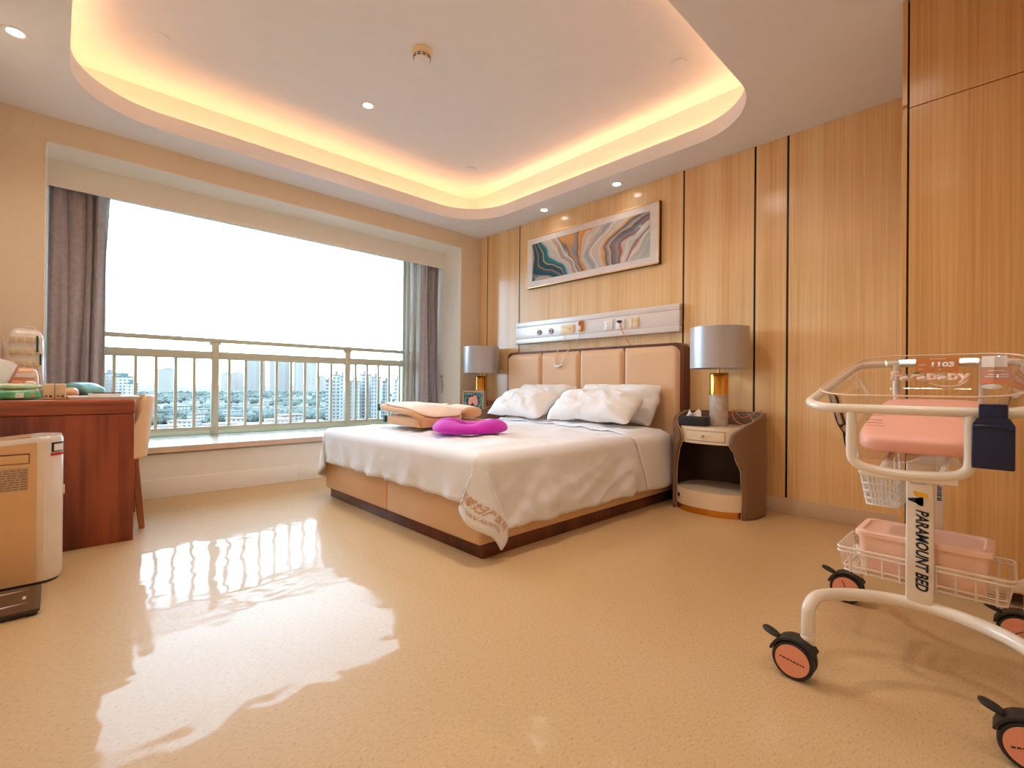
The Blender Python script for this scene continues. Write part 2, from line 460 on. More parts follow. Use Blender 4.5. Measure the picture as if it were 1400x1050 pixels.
# window wall with bay
RX0, RX1, RZ1, BY, PY = -.06, 3.432, 2.49, 5.34, 4.795
b = B()
box(b, XL-.12, RX0, YW, BY+.1, 0, 3.08); box(b, RX1, XW+.12, YW, BY+.1, 0, 3.08)
box(b, RX0, RX1, YW, BY+.1, RZ1, 3.08); box(b, RX0, RX1, YW+.015, BY+.1, -.1, .335)
wall_window = struct('wall_window', b, M['wallpaper'])
# smooth painted lining of the bay with its bright corner bead
b = B()
box(b, RX0-.004, RX0+.004, YW-.004, BY, .39, RZ1+.004); box(b, RX1-.004, RX1+.004, YW-.004, BY, .39, RZ1+.004); box(b, RX0-.004, RX1+.004, YW-.004, BY, RZ1-.004, RZ1+.004)
struct('reveal_lining', b, M['reveal'], wall_window)
b = B(); box(b, RX0+.004, RX1-.004, PY, PY+.02, 2.298, RZ1-.004); struct('curtain_pelmet', b, M['reveal'], wall_window)
b = B(); box(b, RX0, RX1, 4.445, BY, .345, .392, .006); sill = struct('trim_1', b, M['sill'])
b = B(); box(b, RX0-.0, RX1+.0, 4.441, 4.4455, .345, .386); struct('sill_edge', b, M['sill_edge'], sill)
b = B(); box(b, .33, 1.6, YW-.012, YW+.02, 0, .142, .003); box(b, XL, .33, YW-.012, YW+.02, 0, .142, .003); box(b, 1.6, XW, YW-.012, YW+.02, 0, .142, .003)
box(b, XL, XW, YW-.004, YW+.02, .142, .33)
struct('baseboard_window', b, M['reveal'])

# headboard wall: oak panels with dark inlays between
b = B(); box(b, XW+.012, XW+.12, YB-.1, YW+.1, 0, 3.08)
wh = struct('wall_headboard', b, M['oak'])
ys = [YW, 4.334, 3.787, 1.865, 1.311, 1.092, -.2]
b = B()
for ya, yb in zip(ys, ys[1:]): box(b, XW, XW+.014, yb+.007, ya-.007, .105, ZC, .0015, 1)
struct('panel_cladding', b, M['oak'], wh)
for i, y in enumerate(ys[1:-1]):
    b = B(); box(b, XW+.002, XW+.013, y-.009, y+.009, .105, ZC); struct('trim_%d' % (i+2), b, M['black_metal'])
b = B(); box(b, XW-.012, XW+.012, .2, YW-.012, 0, .107, .003); struct('baseboard_headboard', b, M['baseboard'])
b = B(); box(b, XL-.12, XL, YB-.1, YW, 0, 3.08); struct('wall_left', b, M['wallpaper'])
b = B(); box(b, XL, XW, YB-.1, YB, 0, 3.08); struct('wall_back', b, M['wallpaper'])

# window frame and glass
FY = 5.25
win = B()
def fr(x0, x1, z0, z1): box(win, x0, x1, FY, FY+.06, z0, z1, .004, 1)
fr(RX0+.004, RX0+.06, .392, RZ1-.004); fr(RX1-.06, RX1-.004, .392, RZ1-.004); fr(RX0, RX1, .392, .44); fr(RX0, RX1, 2.43, RZ1-.004)
fr(.225, .297, .44, 2.43); fr(3.128, 3.222, .44, 2.43)
wo = struct('window_1', win, M['alu'])
for x0, x1 in ((RX0+.06, .225), (.297, 3.128), (3.222, RX1-.06)):
    b = B(); box(b, x0, x1, FY+.025, FY+.031, .44, 2.43); obj('glass_pane', b, M['glass'], wo)
b = B(); box(b, 3.215, 3.24, FY-.03, FY, 1.62, 1.66, .004); box(b, 3.22, 3.235, FY-.04, FY-.025, 1.64, 1.76, .005); obj('window_handle', b, M['chrome'], wo)

# guard railing in front of the glass
g = thing('guard_railing', 'champagne metal guard railing with square balusters in front of the big window', 'railing', (1.7, 5.17, .392))
b = B(); box(b, RX0+.006, RX1-.006, 5.145, 5.195, 1.257, 1.296, .008); obj('top_rail', b, M['alu'], g)
b = B(); box(b, RX0+.006, RX1-.006, 5.15, 5.19, 1.10, 1.172, .006); obj('mid_rail', b, M['alu'], g)
b = B(); box(b, RX0+.006, RX1-.006, 5.15, 5.19, .436, .475, .005); obj('bottom_rail', b, M['alu'], g)
for x in (1.078, 2.37):
    b = B(); box(b, x-.03, x+.03, 5.143, 5.197, .392, 1.257, .006); box(b, x-.045, x+.045, 5.145, 5.195, 1.235, 1.257, .006); obj('post', b, M['alu'], g)
xs = [.349-.1413*k for k in (1, 2)]+[.349+.1413*k for k in range(0, 22)]
for x in xs:
    if x > RX1-.04 or min(abs(x-1.078), abs(x-2.37)) < .06: continue
    b = B(); box(b, x-.0115, x+.0115, 5.158, 5.182, .475, 1.10); obj('baluster', b, M['alu'], g)

# curtains
def curtain(name, x0, x1, y, amp, folds, z0, z1, material, label, flare=.0, seed=0, squeeze=None):
    rnd = random.Random(seed); ph = [rnd.uniform(0, 6) for _ in range(4)]
    b = B()
    def fn(u, v):
        z = z1+(z0-z1)*v
        s = 1 if squeeze is None else squeeze(v)
        xc = x0+(x1-x0)*.5; w = (x1-x0)*s
        uu = u+.06*math.sin(2*PI*u*2.3+ph[0])+.025*math.sin(5*v+ph[1])*math.sin(PI*u)
        x = xc+(u-.5)*w+flare*(v**2)*(u-.5)
        a = amp*(.75+.25*math.sin(7*u+ph[2]))*(1+.25*math.sin(3*v+ph[3]))
        uu += .05*v*math.sin(2*PI*u+ph[2])+.03*math.sin(4*v+6*u)
        ang = 2*PI*folds*uu
        return Vector((x+.012*math.sin(2*ang)*(1-u)*u*4, y+a*(1.15*math.copysign(abs(math.sin(ang))**.75, math.sin(ang)))+.35*a*math.sin(2*ang+ph[1]+2.5*v), z))
    grid(b, folds*14, 36, fn)
    o = obj(name, b, material, smooth=60); thicken(o, .004); tag(o, label, 'curtain'); return o
curtain('curtain', -.048, .262, 4.91, .052, 4, .40, 2.47, M['curtain'], 'mauve curtain bunched at the left side of the window, beside the desk', seed=3)
curtain('curtain', 3.175, 3.405, 4.905, .048, 4, .40, 2.47, M['curtain'], 'mauve curtain bunched at the right side of the window, near the bed', seed=8, flare=.02)
curtain('sheer_curtain', 3.03, 3.21, 5.02, .03, 4, .40, 2.47, M['voile'], 'white sheer curtain hanging beside the right mauve curtain', seed=5, flare=.06)
curtain('sheer_curtain', .20, .31, 5.04, .022, 3, .40, 2.47, M['voile'], 'white sheer curtain mostly hidden behind the left mauve curtain', seed=6, squeeze=lambda v: 1-.55*min(1, v*3))
b = B(); tube(b, spline([(3.413, 4.82, .98), (3.408, 4.80, .9), (3.412, 4.805, .82), (3.418, 4.815, .78)], 6), .006); box(b, 3.405, 3.428, 4.81, 4.83, .97, 1.0, .003)
tag(obj('tieback_hook', b, M['chrome']), 'small metal tieback hook on the bay wall by the right mauve curtain', 'hook')

# ------------------------------------------------------------------ wardrobe
WX = 2.80
wy = .332
w = thing('wardrobe', 'tall built-in oak wardrobe with flat doors at the right edge', 'wardrobe', (3.2, -.7, 0))
b = B(); box(b, WX, XW-.002, wy, wy+.018, .0, 2.148, .001, 1); box(b, WX, XW-.002, wy, wy+.018, 2.178, ZC-.002, .001, 1)
box(b, WX+.02, XW-.002, wy+.002, wy+.016, 2.148, 2.178); obj('side_panel', b, M['oak_shaded'], w)
b = B(); box(b, WX+.025, XW-.002, YB+.002, wy-.001, .06, ZC-.002); obj('carcass', b, M['dark_back'], w)
b = B(); box(b, WX+.11, WX+.13, YB+.002, wy-.001, 0, .06); obj('toe_kick', b, M['dark_seam'], w)
for k in range(4):
    y1 = wy-.008-k*.53; y0 = y1-.526
    if y0 < YB: y0 = YB+.003
    b = B(); box(b, WX, WX+.02, y0, y1, .062, 2.158, .001, 1); obj('door', b, M['oak_shaded'], w)
    b = B(); box(b, WX, WX+.02, y0, y1, 2.162, ZC-.003, .001, 1); obj('upper_door', b, M['oak_shaded'], w)

# ------------------------------------------------------------------ ceiling fittings
def fitting(label, x, y, z, lit, group=None):
    t = thing('ceiling_downlight', label, 'downlight', (x, y, z), group)
    b = B(); lathe(b, [(.034, -.002), (.04, -.004), (.052, -.006), (.056, -.003), (.056, 0), (.05, .0)], n=32); obj('trim_ring', b, M['white_plastic'], t, local=True)
    b = B(); lathe(b, [(0, -.001), (.036, -.001), (.036, .0), (0, .0)], n=28); obj('lamp', b, lit, t, local=True)
    return t
lampm = emit('downlight_glow', (1, .93, .82, 1), 7)
fitting('lit downlight in the flat ceiling above the desk', -.165, 3.521, ZC-.0015, lampm)
fitting('lit downlight in the ceiling above the picture, the one nearer the window', 3.561, 3.275, ZC-.0015, lampm)
fitting('lit downlight in the ceiling above the picture, the one farther from the window', 3.551, 2.405, ZC-.0015, lampm)
fitting('lit downlight in the raised ceiling beside the smoke detector', 1.716, 3.427, ZU-.0015, lampm)
for (x, y), lb in zip(((.45, 3.664), (2.968, 1.531), (2.959, 3.711)), ('round white cover plate in the raised ceiling at its left end', 'round white cover plate in the raised ceiling at its right end', 'small round white cover plate in the raised ceiling above the bed corner by the window')):
    b = B(); lathe(b, [(0, -.006), (.046, -.006), (.05, -.004), (.05, 0), (0, 0)], (0, 0, 0), 32)
    o = obj('cover_plate', b, M['ceiling']); o.location = (x, y, ZU-.001); tag(o, lb, 'cover plate')
sd = thing('smoke_detector', 'cream smoke detector hanging from the raised ceiling', 'smoke detector', (1.684, 2.626, ZU-.001))
b = B(); lathe(b, [(0, 0), (.062, 0), (.064, -.006), (.060, -.028), (.052, -.032), (0, -.032)]); obj('base', b, M['cream_plastic'], sd, local=True)
b = B(); lathe(b, [(0, -.03), (.05, -.03), (.054, -.045), (.048, -.062), (.0, -.066)]); obj('sensor_head', b, M['white_plastic'], sd, local=True)
b = B()
for k in range(10):
    a = 2*PI*k/10
    for zz_ in (-.040, -.050): obox(b, (.0525*math.cos(a), .0525*math.sin(a), zz_), (.004, .024, .005), Matrix.Rotation(a, 3, 'Z'))
obj('vent_slots', b, M['dark'], sd, local=True)

# ------------------------------------------------------------------ bed
bed = thing('double_bed', 'large double bed with tan leather base and panelled headboard', 'bed', (2.6, 2.755, 0))
b = B(); box(b, 1.563, 3.60, 1.843, 3.68, 0, .076, .004); obj('plinth', b, M['walnut'], bed)
b = B()
box(b, 1.53, 1.60, 1.826, 2.748, .076, .318, .012, 3); box(b, 1.53, 1.60, 2.752, 3.698, .076, .318, .012, 3)
box(b, 1.59, 3.60, 1.826, 1.86, .076, .318, .012, 3); box(b, 1.59, 3.60, 3.66, 3.698, .076, .318, .012, 3)
box(b, 1.58, 3.60, 1.84, 3.69, .20, .30)
obj('base', b, M['leather'], bed)
b = B(); box(b, 1.58, 3.56, 1.86, 3.655, .302, .505, .05, 4); obj('mattress', b, M['sheet'], bed)
b = B()
prof = [(y, z) for y, z in rrect(1.80, 3.845, -.2, 1.237, .06, 8) if z > 0]
prof = [(3.845, .02)]+[p_ for p_ in prof if p_[1] > 1.1]+[(1.80, .02)]
prism(b, [(3.605, y, z) for y, z in prof], (.113, 0, 0)); obj('headboard_frame', b, M['walnut'], bed)
edges = [3.823, 3.318, 2.828, 2.341, 1.824]
for i, (ya, yb) in enumerate(zip(edges, edges[1:])):
    b = B(); rr = .055 if i in (0, 3) else .02
    y0, y1 = yb+.003, ya-.003
    def bulge(u, v, y0=y0, y1=y1, i=i):
        y = y0+(y1-y0)*u; z = .30+(1.215-.30)*v
        e = min(1, min(u, 1-u)*(y1-y0)/.035); ez = min(1, (1-v)*.9/.035)
        k = math.sqrt(max(0, 1-(1-e)**2))*math.sqrt(max(0, 1-(1-ez)**2))
        # outer top corners follow the frame's rounding
        if i == 0 and v > .9 and u > .85: z -= .05*((u-.85)/.15)**2*((v-.9)/.1)**2
        if i == 3 and v > .9 and u < .15: z -= .05*((.15-u)/.15)**2*((v-.9)/.1)**2
        return Vector((3.606-.032*k, y, z))
    us = 30
    grid(b, us, us, bulge); obj('headboard_panel', b, M['leather'], bed, smooth=70)

# duvet: a sheet folded over the bed's edges, its corners hanging as pleated points
R_, XI, YI, YO, ZT = .06, 1.557, 1.852, 3.66, .538
def drop(rho):
    if rho < R_*PI/2: return R_*math.sin(rho/R_), R_*(1-math.cos(rho/R_))
    return R_, R_+rho-R_*PI/2
def ridge(x, y, z): return max(0, 1-abs(noise.noise((x, y, z)))*5)**1.6
def duvet_pt(X, Y, off=0):
    du = max(0, XI-X); near = Y < YI; dv = max(0, YI-Y, Y-YO); rho = math.hypot(du, dv)
    sy = -1 if near else 1; yc_ = YI if near else YO
    xx, yy = max(X, XI), min(max(Y, YI), YO)
    top = .012*noise.noise((X*2.2, Y*2.2, 0))+.006*noise.noise((X*7, Y*5, 3))
    edge_in = min(X-XI, Y-YI, YO-Y)
    wr = .011*ridge(X*3.2+.9*Y, Y*2.0-X*.6, 11)+.008*ridge(X*6-2*Y, Y*4+X*2, 17)+.006*ridge(X*2+5*Y, Y*3-X*4, 29)
    top += wr
    if rho == 0:
        puff = .012*min(1, max(0, edge_in)/.35)
        return Vector((xx, yy, ZT+top*min(1, edge_in/.15+.2)+puff+off))
    h, d = drop(rho)
    h += off
    k = min(1, max(0, (rho-.09)/.30))
    if du > 0 and dv > 0:
        p_ = math.atan2(dv, du)/(PI/2)
        q_ = (p_-.5)*.094-.13*k*math.sin(2*PI*p_)
        out = h+k*(.012+.03*math.sin(PI*p_))
        if abs(q_) < .047:
            a = (q_/.094+.5)*PI/2; dx, dy = math.cos(a), math.sin(a)
            P = Vector((XI-dx*out, yc_+sy*dy*out, ZT-d))
        elif q_ < 0: P = Vector((XI-out, yc_-sy*(abs(q_)-.047), ZT-d))
        else: P = Vector((XI+q_-.047, yc_+sy*out, ZT-d))
        return P
    if du > 0:
        wv = k*(.022*ridge(Y*5+rho*6, rho*3, 21)+.016*ridge(Y*8-rho*8, rho*4, 22)+.010*math.sin(Y*13+1)+.008*math.sin(Y*29)+.02*noise.noise((Y*5, rho*3, 1)))
        wv = max(wv, -.008)*min(1, min(Y-YI, YO-Y)/.08+.2)
        return Vector((XI-h-.012*k-wv, yy, ZT-d+.012*noise.noise((Y*4, 5, rho))*k))
    wv = k*(.019*ridge(X*4+rho*5, rho*3, 23)+.013*ridge(X*7-rho*8, rho*4, 24)+.012*math.sin(X*9+2)+.007*math.sin(X*23)+.025*noise.noise((X*4, rho*3, 7)))
    wv = max(wv, -.008)*min(1, (X-XI)/.08+.2)*(1-min(1, max(0, X-2.85)/.25))
    return Vector((xx, yc_+sy*(h+.012*k+wv), ZT-d+.015*noise.noise((X*3, 9, rho))*k))
LF, LS, XH = .284, .432, 3.18
def frange(a, c, n): return [a+(c-a)*i/n for i in range(n+1)]
XS = sorted(set(frange(XI-LF, XI-.1, 9)+frange(XI-.1, XI, 8)+frange(XI, XH, 60)))
YS = sorted(set(frange(YI-LS, YI-.1, 16)+frange(YI-.1, YI, 8)+frange(YI, YO, 64)+frange(YO, YO+.1, 8)+frange(YO+.1, YO+LS, 14)))
b = B()
V = [[b.verts.new(duvet_pt(X, Y)) for Y in YS] for X in XS]
for i in range(len(XS)-1):
    for j in range(len(YS)-1): b.faces.new((V[i][j], V[i+1][j], V[i+1][j+1], V[i][j+1]))
duvet = obj('duvet', b, M['linen'], smooth=80); thicken(duvet, .012, 1 if False else -1)
tag(duvet, 'white duvet spread over the double bed, its corner hanging to the floor', 'duvet')
# turned-back layer near the pillows
b = B()
def flap(u, v):
    Y = YI-.425+(v)*(1.45+.425); inner = max(0, Y-YI)
    x0 = 2.86+.16*min(1, max(0, (YI-Y)/.4))+.14*min(1, inner/.9); x1 = 3.375-.16*min(1, inner/.5)+.05*min(1, max(0, (YI-Y)/.4))
    return duvet_pt(x0+(x1-x0)*u, Y, .016+.012*math.sin(PI*u))
grid(b, 22, 60, flap)
fl = obj('turned_back_fold', b, M['linen'], duvet, local=True, smooth=80); thicken(fl, .010, -1)
# gold embroidered lettering near the hem of the hanging corner
def on_duvet(body, size, du0, dv0, space=1.0):
    me = text_mesh(body, size, space=space); t = B(); t.from_mesh(me); bpy.data.meshes.remove(me)
    bmesh.ops.triangulate(t, faces=t.faces[:])
    for k in range(2): bmesh.ops.subdivide_edges(t, edges=[e for e in t.edges if e.calc_length() > .012], cuts=1)
    for v in t.verts:
        X, Y = XI-(du0-v.co.y), YI-(dv0+v.co.x)
        P = duvet_pt(X, Y); e = 1e-3
        n_ = (duvet_pt(X+e, Y)-P).cross(duvet_pt(X, Y+e)-P)
        n_.normalize()
        if n_.dot(Vector((-.67, -.74, .1))) < 0: n_ = -n_
        v.co = P+n_*.004
    return t
t = on_duvet('安和馨妇产医院', .043, .222, .06); merge(t, on_duvet('AN HE XIN FU CHAN HOSPITAL', .021, .252, .04))
obj('embroidered_lettering', t, M['gold_ink'], duvet, local=True, smooth=0)

def pillow(label, c, wd, ht, th, tilt, yaw=0, seed=0, droop=.02):
    b = B()
    def side(sg):
        def fn(u, v):
            a, e = 2*u-1, 2*v-1
            prof_ = max(0, 1-abs(a)**3.2)**.6*max(0, 1-abs(e)**3.0)**.6
            px = a*wd/2*(1-.06*e*e+.02*noise.noise((e*3, seed, 0)))
            py = e*ht/2*(1-.10*(1-abs(a)**1.5))*(1+.05*noise.noise((a*2.5, seed, 4)))
            pz = sg*(th/2*prof_+.002)+.020*noise.noise((a*2.4+seed, e*2.4, 2))+.014*ridge(a*2.2+e*1.5+seed, e*2-a, 9)*prof_+.010*ridge(a*4-e*2+seed, e*4+a*2, 19)*prof_+.008*noise.noise((a*6+seed, e*7, 5))*prof_-droop*abs(a)**3
            return Vector((px, py, pz))
        grid(b, 40, 26, fn)
    side(1); side(-1); bmesh.ops.remove_doubles(b, verts=b.verts, dist=.0045)
    # local x = pillow width (world -y), local y = up the slope, local z = facing the foot
    Rm = Matrix.Rotation(yaw, 3, 'Z') @ Matrix(((0, math.cos(tilt), -math.sin(tilt)), (-1, 0, 0), (0, math.sin(tilt), math.cos(tilt))))
    for v in b.verts: v.co = Rm @ v.co
    o = obj('pillow', b, M['pillowcase'], smooth=80); o.location = c
    return tag(o, label, 'pillow', 'white pillows against the headboard')
pillow('front white pillow on the right half of the bed, nearer the tissue box', (3.12, 2.32, .729), .80, .36, .165, math.radians(38), .03, 1)
pillow('white pillow behind the front right one, upright against the headboard', (3.43, 2.34, .742), .82, .37, .17, math.radians(62), -.02, 5)
pillow('front white pillow on the left half of the bed, nearer the babies picture', (3.12, 3.125, .722), .74, .36, .17, math.radians(36), -.05, 9)
pillow('white pillow behind the front left one, leaning on the headboard', (3.425, 3.18, .740), .74, .37, .16, math.radians(58), .04, 13)

# ------------------------------------------------------------------ bedside tables and lamps
def build_nightstand(root):
    ax, ay = .250, .280
    KT = [(0, 2.24), (.12, 2.22), (.3, 2.26), (.42, 2.44), (.5, 2.60), (.56, 2.56), (.61, 2.3), (.66, 1.8), (.70, 1.35)]
    def tm(z):
        for (za, a), (zb, c) in zip(KT, KT[1:]):
            if z <= zb:
                s = (z-za)/(zb-za); s = s*s*(3-2*s); return a+(c-a)*s
        return KT[-1][1]
    def ell(th, k=1.0, kx=None):
        c, s = math.cos(th), math.sin(th); e = 2/2.5
        return (ax*(kx or k)*math.copysign(abs(c)**e, c), ay*k*math.copysign(abs(s)**e, s))
    zrim = .70
    b = B(); grid(b, 56, 30, lambda u, v: (lambda q, z: Vector((q[0], q[1], z)))(ell((2*u-1)*tm(v*zrim), 1.0), v*zrim))
    sh = obj('shell', b, M['bronze_leather'], root, local=True, smooth=60); thicken(sh, .022, 1)
    b = B()
    pts = [Vector((*ell(tm(z)), z)) for z in frange(0.004, zrim, 40)]+[Vector((*ell(a), zrim)) for a in frange(tm(zrim), -tm(zrim), 30)][1:-1]+[Vector((*ell(-tm(z)), z)) for z in frange(zrim, 0.004, 40)]
    c0 = pts; tube(b, [p_*.985+Vector((0, 0, p_.z*.015)) for p_ in c0], .0035, n=6); obj('piping', b, M['piping'], root, local=True)
    def arc(k, a0, a1, n=24, kx=None): return [ell(a, k, kx) for a in frange(a0, a1, n)]
    full = arc(.92, -PI, PI, 48, .90)[:-1]
    b = B(); prism(b, [(x, y, .585) for x, y in full], (0, 0, .016)); obj('top', b, M['cream'], root, local=True)
    A0, A1 = 2.36, 2*PI-2.36
    b = B(); o_, i_ = arc(.93, A0, A1, 24, .92), arc(.84, A0, A1, 24, .82)
    prism(b, [(x, y, .487) for x, y in o_+i_[::-1]], (0, 0, .10)); obj('drawer_case', b, M['cream'], root, local=True)
    # drawer front with a shadow gap around it and a knob
    D0, D1 = 2.70, 2*PI-2.70
    b = B(); o_, i_ = arc(.938, D0-.014, D1+.014, 20, .928), arc(.9, D0-.014, D1+.014, 20, .89)
    prism(b, [(x, y, .506) for x, y in o_+i_[::-1]], (0, 0, .072)); obj('drawer_gap', b, M['dark_back'], root, local=True)
    b = B(); o_, i_ = arc(.945, D0, D1, 20, .935), arc(.9, D0, D1, 20, .89)
    prism(b, [(x, y, .509) for x, y in o_+i_[::-1]], (0, 0, .066)); dr = obj('drawer', b, M['cream'], root, local=True)
    b = B(); fx = -ax*.935
    cyl(b, (fx, 0, .542), (fx-.014, 0, .542), .005); lathe(b, [(0, -.009), (.009, -.007), (.012, 0), (.009, .007), (0, .009)], (fx-.018, 0, .542), 16); obj('knob', b, M['chrome'], dr, local=True)
    b = B(); grid(b, 30, 4, lambda u, v: (lambda q: Vector((q[0], q[1], .15+.34*v)))(ell((2*u-1)*1.9, .93))); obj('inner_back', b, M['dark_back'], root, local=True)
    b = B(); prism(b, [(x, y, .487) for x, y in arc(.90, -PI, PI, 40)[:-1]], (0, 0, .006)); obj('inner_roof', b, M['dark_back'], root, local=True)
    b = B(); prism(b, [(x, y, .047) for x, y in arc(.965, -PI, PI, 56, 1.02)[:-1]], (0, 0, .112)); bmesh.ops.bevel(b, geom=[e for e in b.edges if abs(e.verts[0].co.z-e.verts[1].co.z) < 1e-4], offset=.006, segments=2, affect='EDGES'); sf = obj('lower_drawer', b, M['cream'], root, local=True)
    fx2 = ell(2.42, .97, 1.028)
    b = B(); obox(b, (fx2[0], fx2[1], .105), (.004, .03, .026), Matrix.Rotation(math.atan2(fx2[1]*.9, fx2[0]), 3, 'Z'), .001); obj('lock_plate', b, M['dark'], sf, local=True)
    b = B(); prism(b, [(x, y, 0) for x, y in arc(.93, -PI, PI, 56, .985)[:-1]], (0, 0, .047)); obj('plinth', b, M['brass'], root, local=True)
NS = 'curved brown leather bedside tables'
n1_ = thing('bedside_table', 'curved brown bedside table carrying the black tissue box, on the right of the bed', 'bedside table', (3.465, 1.462, 0), NS)
build_nightstand(n1_)
n2_ = copy_tree(n1_); n2_.location = (3.465, 4.145, 0)
n2_['label'] = 'curved brown bedside table in the window corner, mostly hidden behind the bed'

def build_lamp(root):
    b = B(); lathe(b, [(0, 0), (.060, 0), (.063, .003), (.063, .225), (0, .225)], n=44); obj('stone_base', b, M['marble'], root, local=True)
    b = B(); lathe(b, [(0, .225), (.0635, .225), (.0635, .378), (.0615, .382), (0, .382)], n=44); obj('brass_sleeve', b, M['brass'], root, local=True)
    b = B(); lathe(b, [(0, .38), (.009, .38), (.009, .47), (.004, .475), (.004, .712), (.011, .714), (.011, .726), (0, .732)], n=16)
    for k in range(3):
        a = 2*PI*k/3; cyl(b, (0, 0, .70), (.196*math.cos(a), .196*math.sin(a), .70), .002, n=6)
    obj('stem', b, M['brass'], root, local=True)
    b = B(); lathe(b, [(.199, .415), (.199, .708), (.196, .708), (.196, .415), (.199, .415)], n=64); obj('lamp_shade', b, M['shade'], root, local=True)
    b = B(); lathe(b, [(0, .46), (.02, .47), (.032, .52), (.02, .56), (0, .565)], n=16); obj('bulb', b, M['tissue'], root, local=True)
    b = B(); tube(b, spline([(.06, -.02, .012), (.10, -.06, .10), (.13, -.13, .11), (.10, -.20, .04), (.06, -.17, .01), (.03, -.10, .05), (.08, -.07, .12), (.12, -.12, .06), (.14, -.20, .10), (.18, -.235, .115)], 8), .003, n=8)
    obj('cord', b, M['orange_cable'], root, local=True)
LG = 'silver shaded bedside lamps'
l1 = thing('table_lamp', 'silver shaded lamp with brass and stone base standing beside the black tissue box', 'lamp', (3.472, 1.462, .6012), LG)
build_lamp(l1)
l2 = copy_tree(l1); l2.location = (3.475, 4.14, .6012); l2['label'] = 'silver shaded lamp with brass and stone base standing behind the picture of the babies'

tb = thing('tissue_box', 'black leather tissue box on the right bedside table', 'tissue box', (3.344, 1.584, .602))
b = B(); box(b, -.048, .048, -.097, .097, 0, .068, .004); obj('case', b, M['black_leather'], tb, local=True)
b = B(); box(b, -.049, .049, -.098, .098, .054, .0565, .001); obj('lid_line', b, M['dark'], tb, local=True)
b = B()
grid(b, 14, 8, lambda u, v: Vector((-.012+.05*v*math.sin(6*u+1)*.6, (u-.5)*.11*(1-.2*v), .066+.052*v*(.5+.5*math.sin(5.2*u+.6)**2))))
ti = obj('tissue', b, M['tissue'], tb, local=True, smooth=80); thicken(ti, .001)
tb.rotation_euler.z = math.radians(3)

# photograph of two swaddled babies in a stand on the left table
pf = thing('photo_frame', 'small framed picture of two babies in a blue nest standing on the bedside table', 'picture frame', (3.292, 4.06, .6045))
Rp = Matrix.Rotation(math.radians(40), 3, 'Z') @ Matrix.Rotation(math.radians(8), 3, 'Y')
def pfb(name, fn, m_):
    b = B(); fn(b)
    for v in b.verts: v.co = Rp @ v.co
    return obj(name, b, m_, pf, local=True)
pfb('frame', lambda b: [box(b, -.008, .012, -.118, .118, 0, .014, .002), box(b, -.008, .012, -.118, .118, .200, .214, .002), box(b, -.008, .012, -.118, -.106, .014, .2, .002), box(b, -.008, .012, .106, .118, .014, .2, .002)], M['oak_edge'])
m, nt, p, N, L = base_mat('teal_flower_nest')
tc = N.new('ShaderNodeTexCoord'); vo = N.new('ShaderNodeTexVoronoi'); vo.inputs['Scale'].default_value = 55; L.new(tc.outputs['Object'], vo.inputs['Vector'])
r_ = ramp(N, [(0, rgb(196, 222, 214)), (.3, rgb(120, 176, 184)), (.6, rgb(50, 112, 130)), (1, rgb(30, 70, 92))]); L.new(vo.outputs['Distance'], r_.inputs[0]); L.new(r_.outputs[0], p.inputs['Base Color']); p.inputs['Roughness'].default_value = .3
M['nest'] = m
pfb('print', lambda b: box(b, -.002, .004, -.107, .107, .013, .201), M['nest'])
def oval(b, y, z, ry, rz, x, rot=0, n=24):
    cr, sr = math.cos(rot), math.sin(rot)
    prism(b, [(x, y+ry*math.cos(2*PI*i/n)*cr-rz*math.sin(2*PI*i/n)*sr, z+ry*math.cos(2*PI*i/n)*sr+rz*math.sin(2*PI*i/n)*cr) for i in range(n)], (.001, 0, 0))
M['nest_dark'] = mat('dark_nest', rgb(36, 60, 76), .4); M['baby'] = mat('baby_skin_print', rgb(244, 178, 160), .4, var=.12, scale=60); M['hair'] = mat('baby_hair_print', rgb(66, 40, 36), .4)
pfb('print_nest', lambda b: oval(b, 0, .104, .070, .066, -.003), M['nest_dark'])
pfb('print_babies', lambda b: [oval(b, .026, .108, .026, .050, -.004, .25), oval(b, -.024, .102, .030, .052, -.0045, -.2), oval(b, .030, .138, .022, .022, -.0055), oval(b, -.020, .146, .020, .018, -.006)], M['baby'])
pfb('print_hair', lambda b: [oval(b, .036, .152, .022, .010, -.0068, -.4)], M['hair'])
pfb('stand', lambda b: box(b, .012, .016, -.03, .03, 0.0, .16), M['oak_edge'])

# ------------------------------------------------------------------ headboard wall fittings
bu = thing('bedhead_panel', 'long white bedhead service panel on the oak wall above the headboard', 'bedhead panel', (3.69, 2.82, 1.45))
PX = 3.664
b = B(); box(b, PX, XW-.001, 1.868, 3.782, 1.335, 1.385, .003); box(b, PX+.002, XW-.001, 1.868, 3.782, 1.3865, 1.5115, .001); box(b, PX, XW-.001, 1.868, 3.782, 1.513, 1.563, .003)
obj('casing', b, M['panel_alu'], bu)
for y in (3.425, 3.262):
    b = B(); cyl(b, (PX+.002, y, 1.44), (PX-.008, y, 1.44), .028, n=28); cyl(b, (PX-.008, y, 1.44), (PX-.014, y, 1.44), .012, n=20)
    go = obj('gas_outlet', b, M['grey'], bu)
    b = B(); cyl(b, (PX-.007, y, 1.44), (PX-.010, y, 1.44), .020, n=24); obj('outlet_face', b, M['white_plastic'], go)
    b = B(); cyl(b, (PX-.009, y, 1.44), (PX-.0145, y, 1.44), .009, n=20); obj('outlet_hole', b, M['dark'], go)
b = B(); box(b, PX-.008, PX+.002, 2.955, 3.125, 1.40, 1.482, .003); cp = obj('call_plate', b, M['cream_plastic'], bu)
for y, z, r_ in ((3.01, 1.445, .014), (3.085, 1.465, .005), (3.075, 1.42, .008)):
    b = B(); cyl(b, (PX-.008, y, z), (PX-.010, y, z), r_, n=14); obj('button', b, M['oak_edge'], cp)
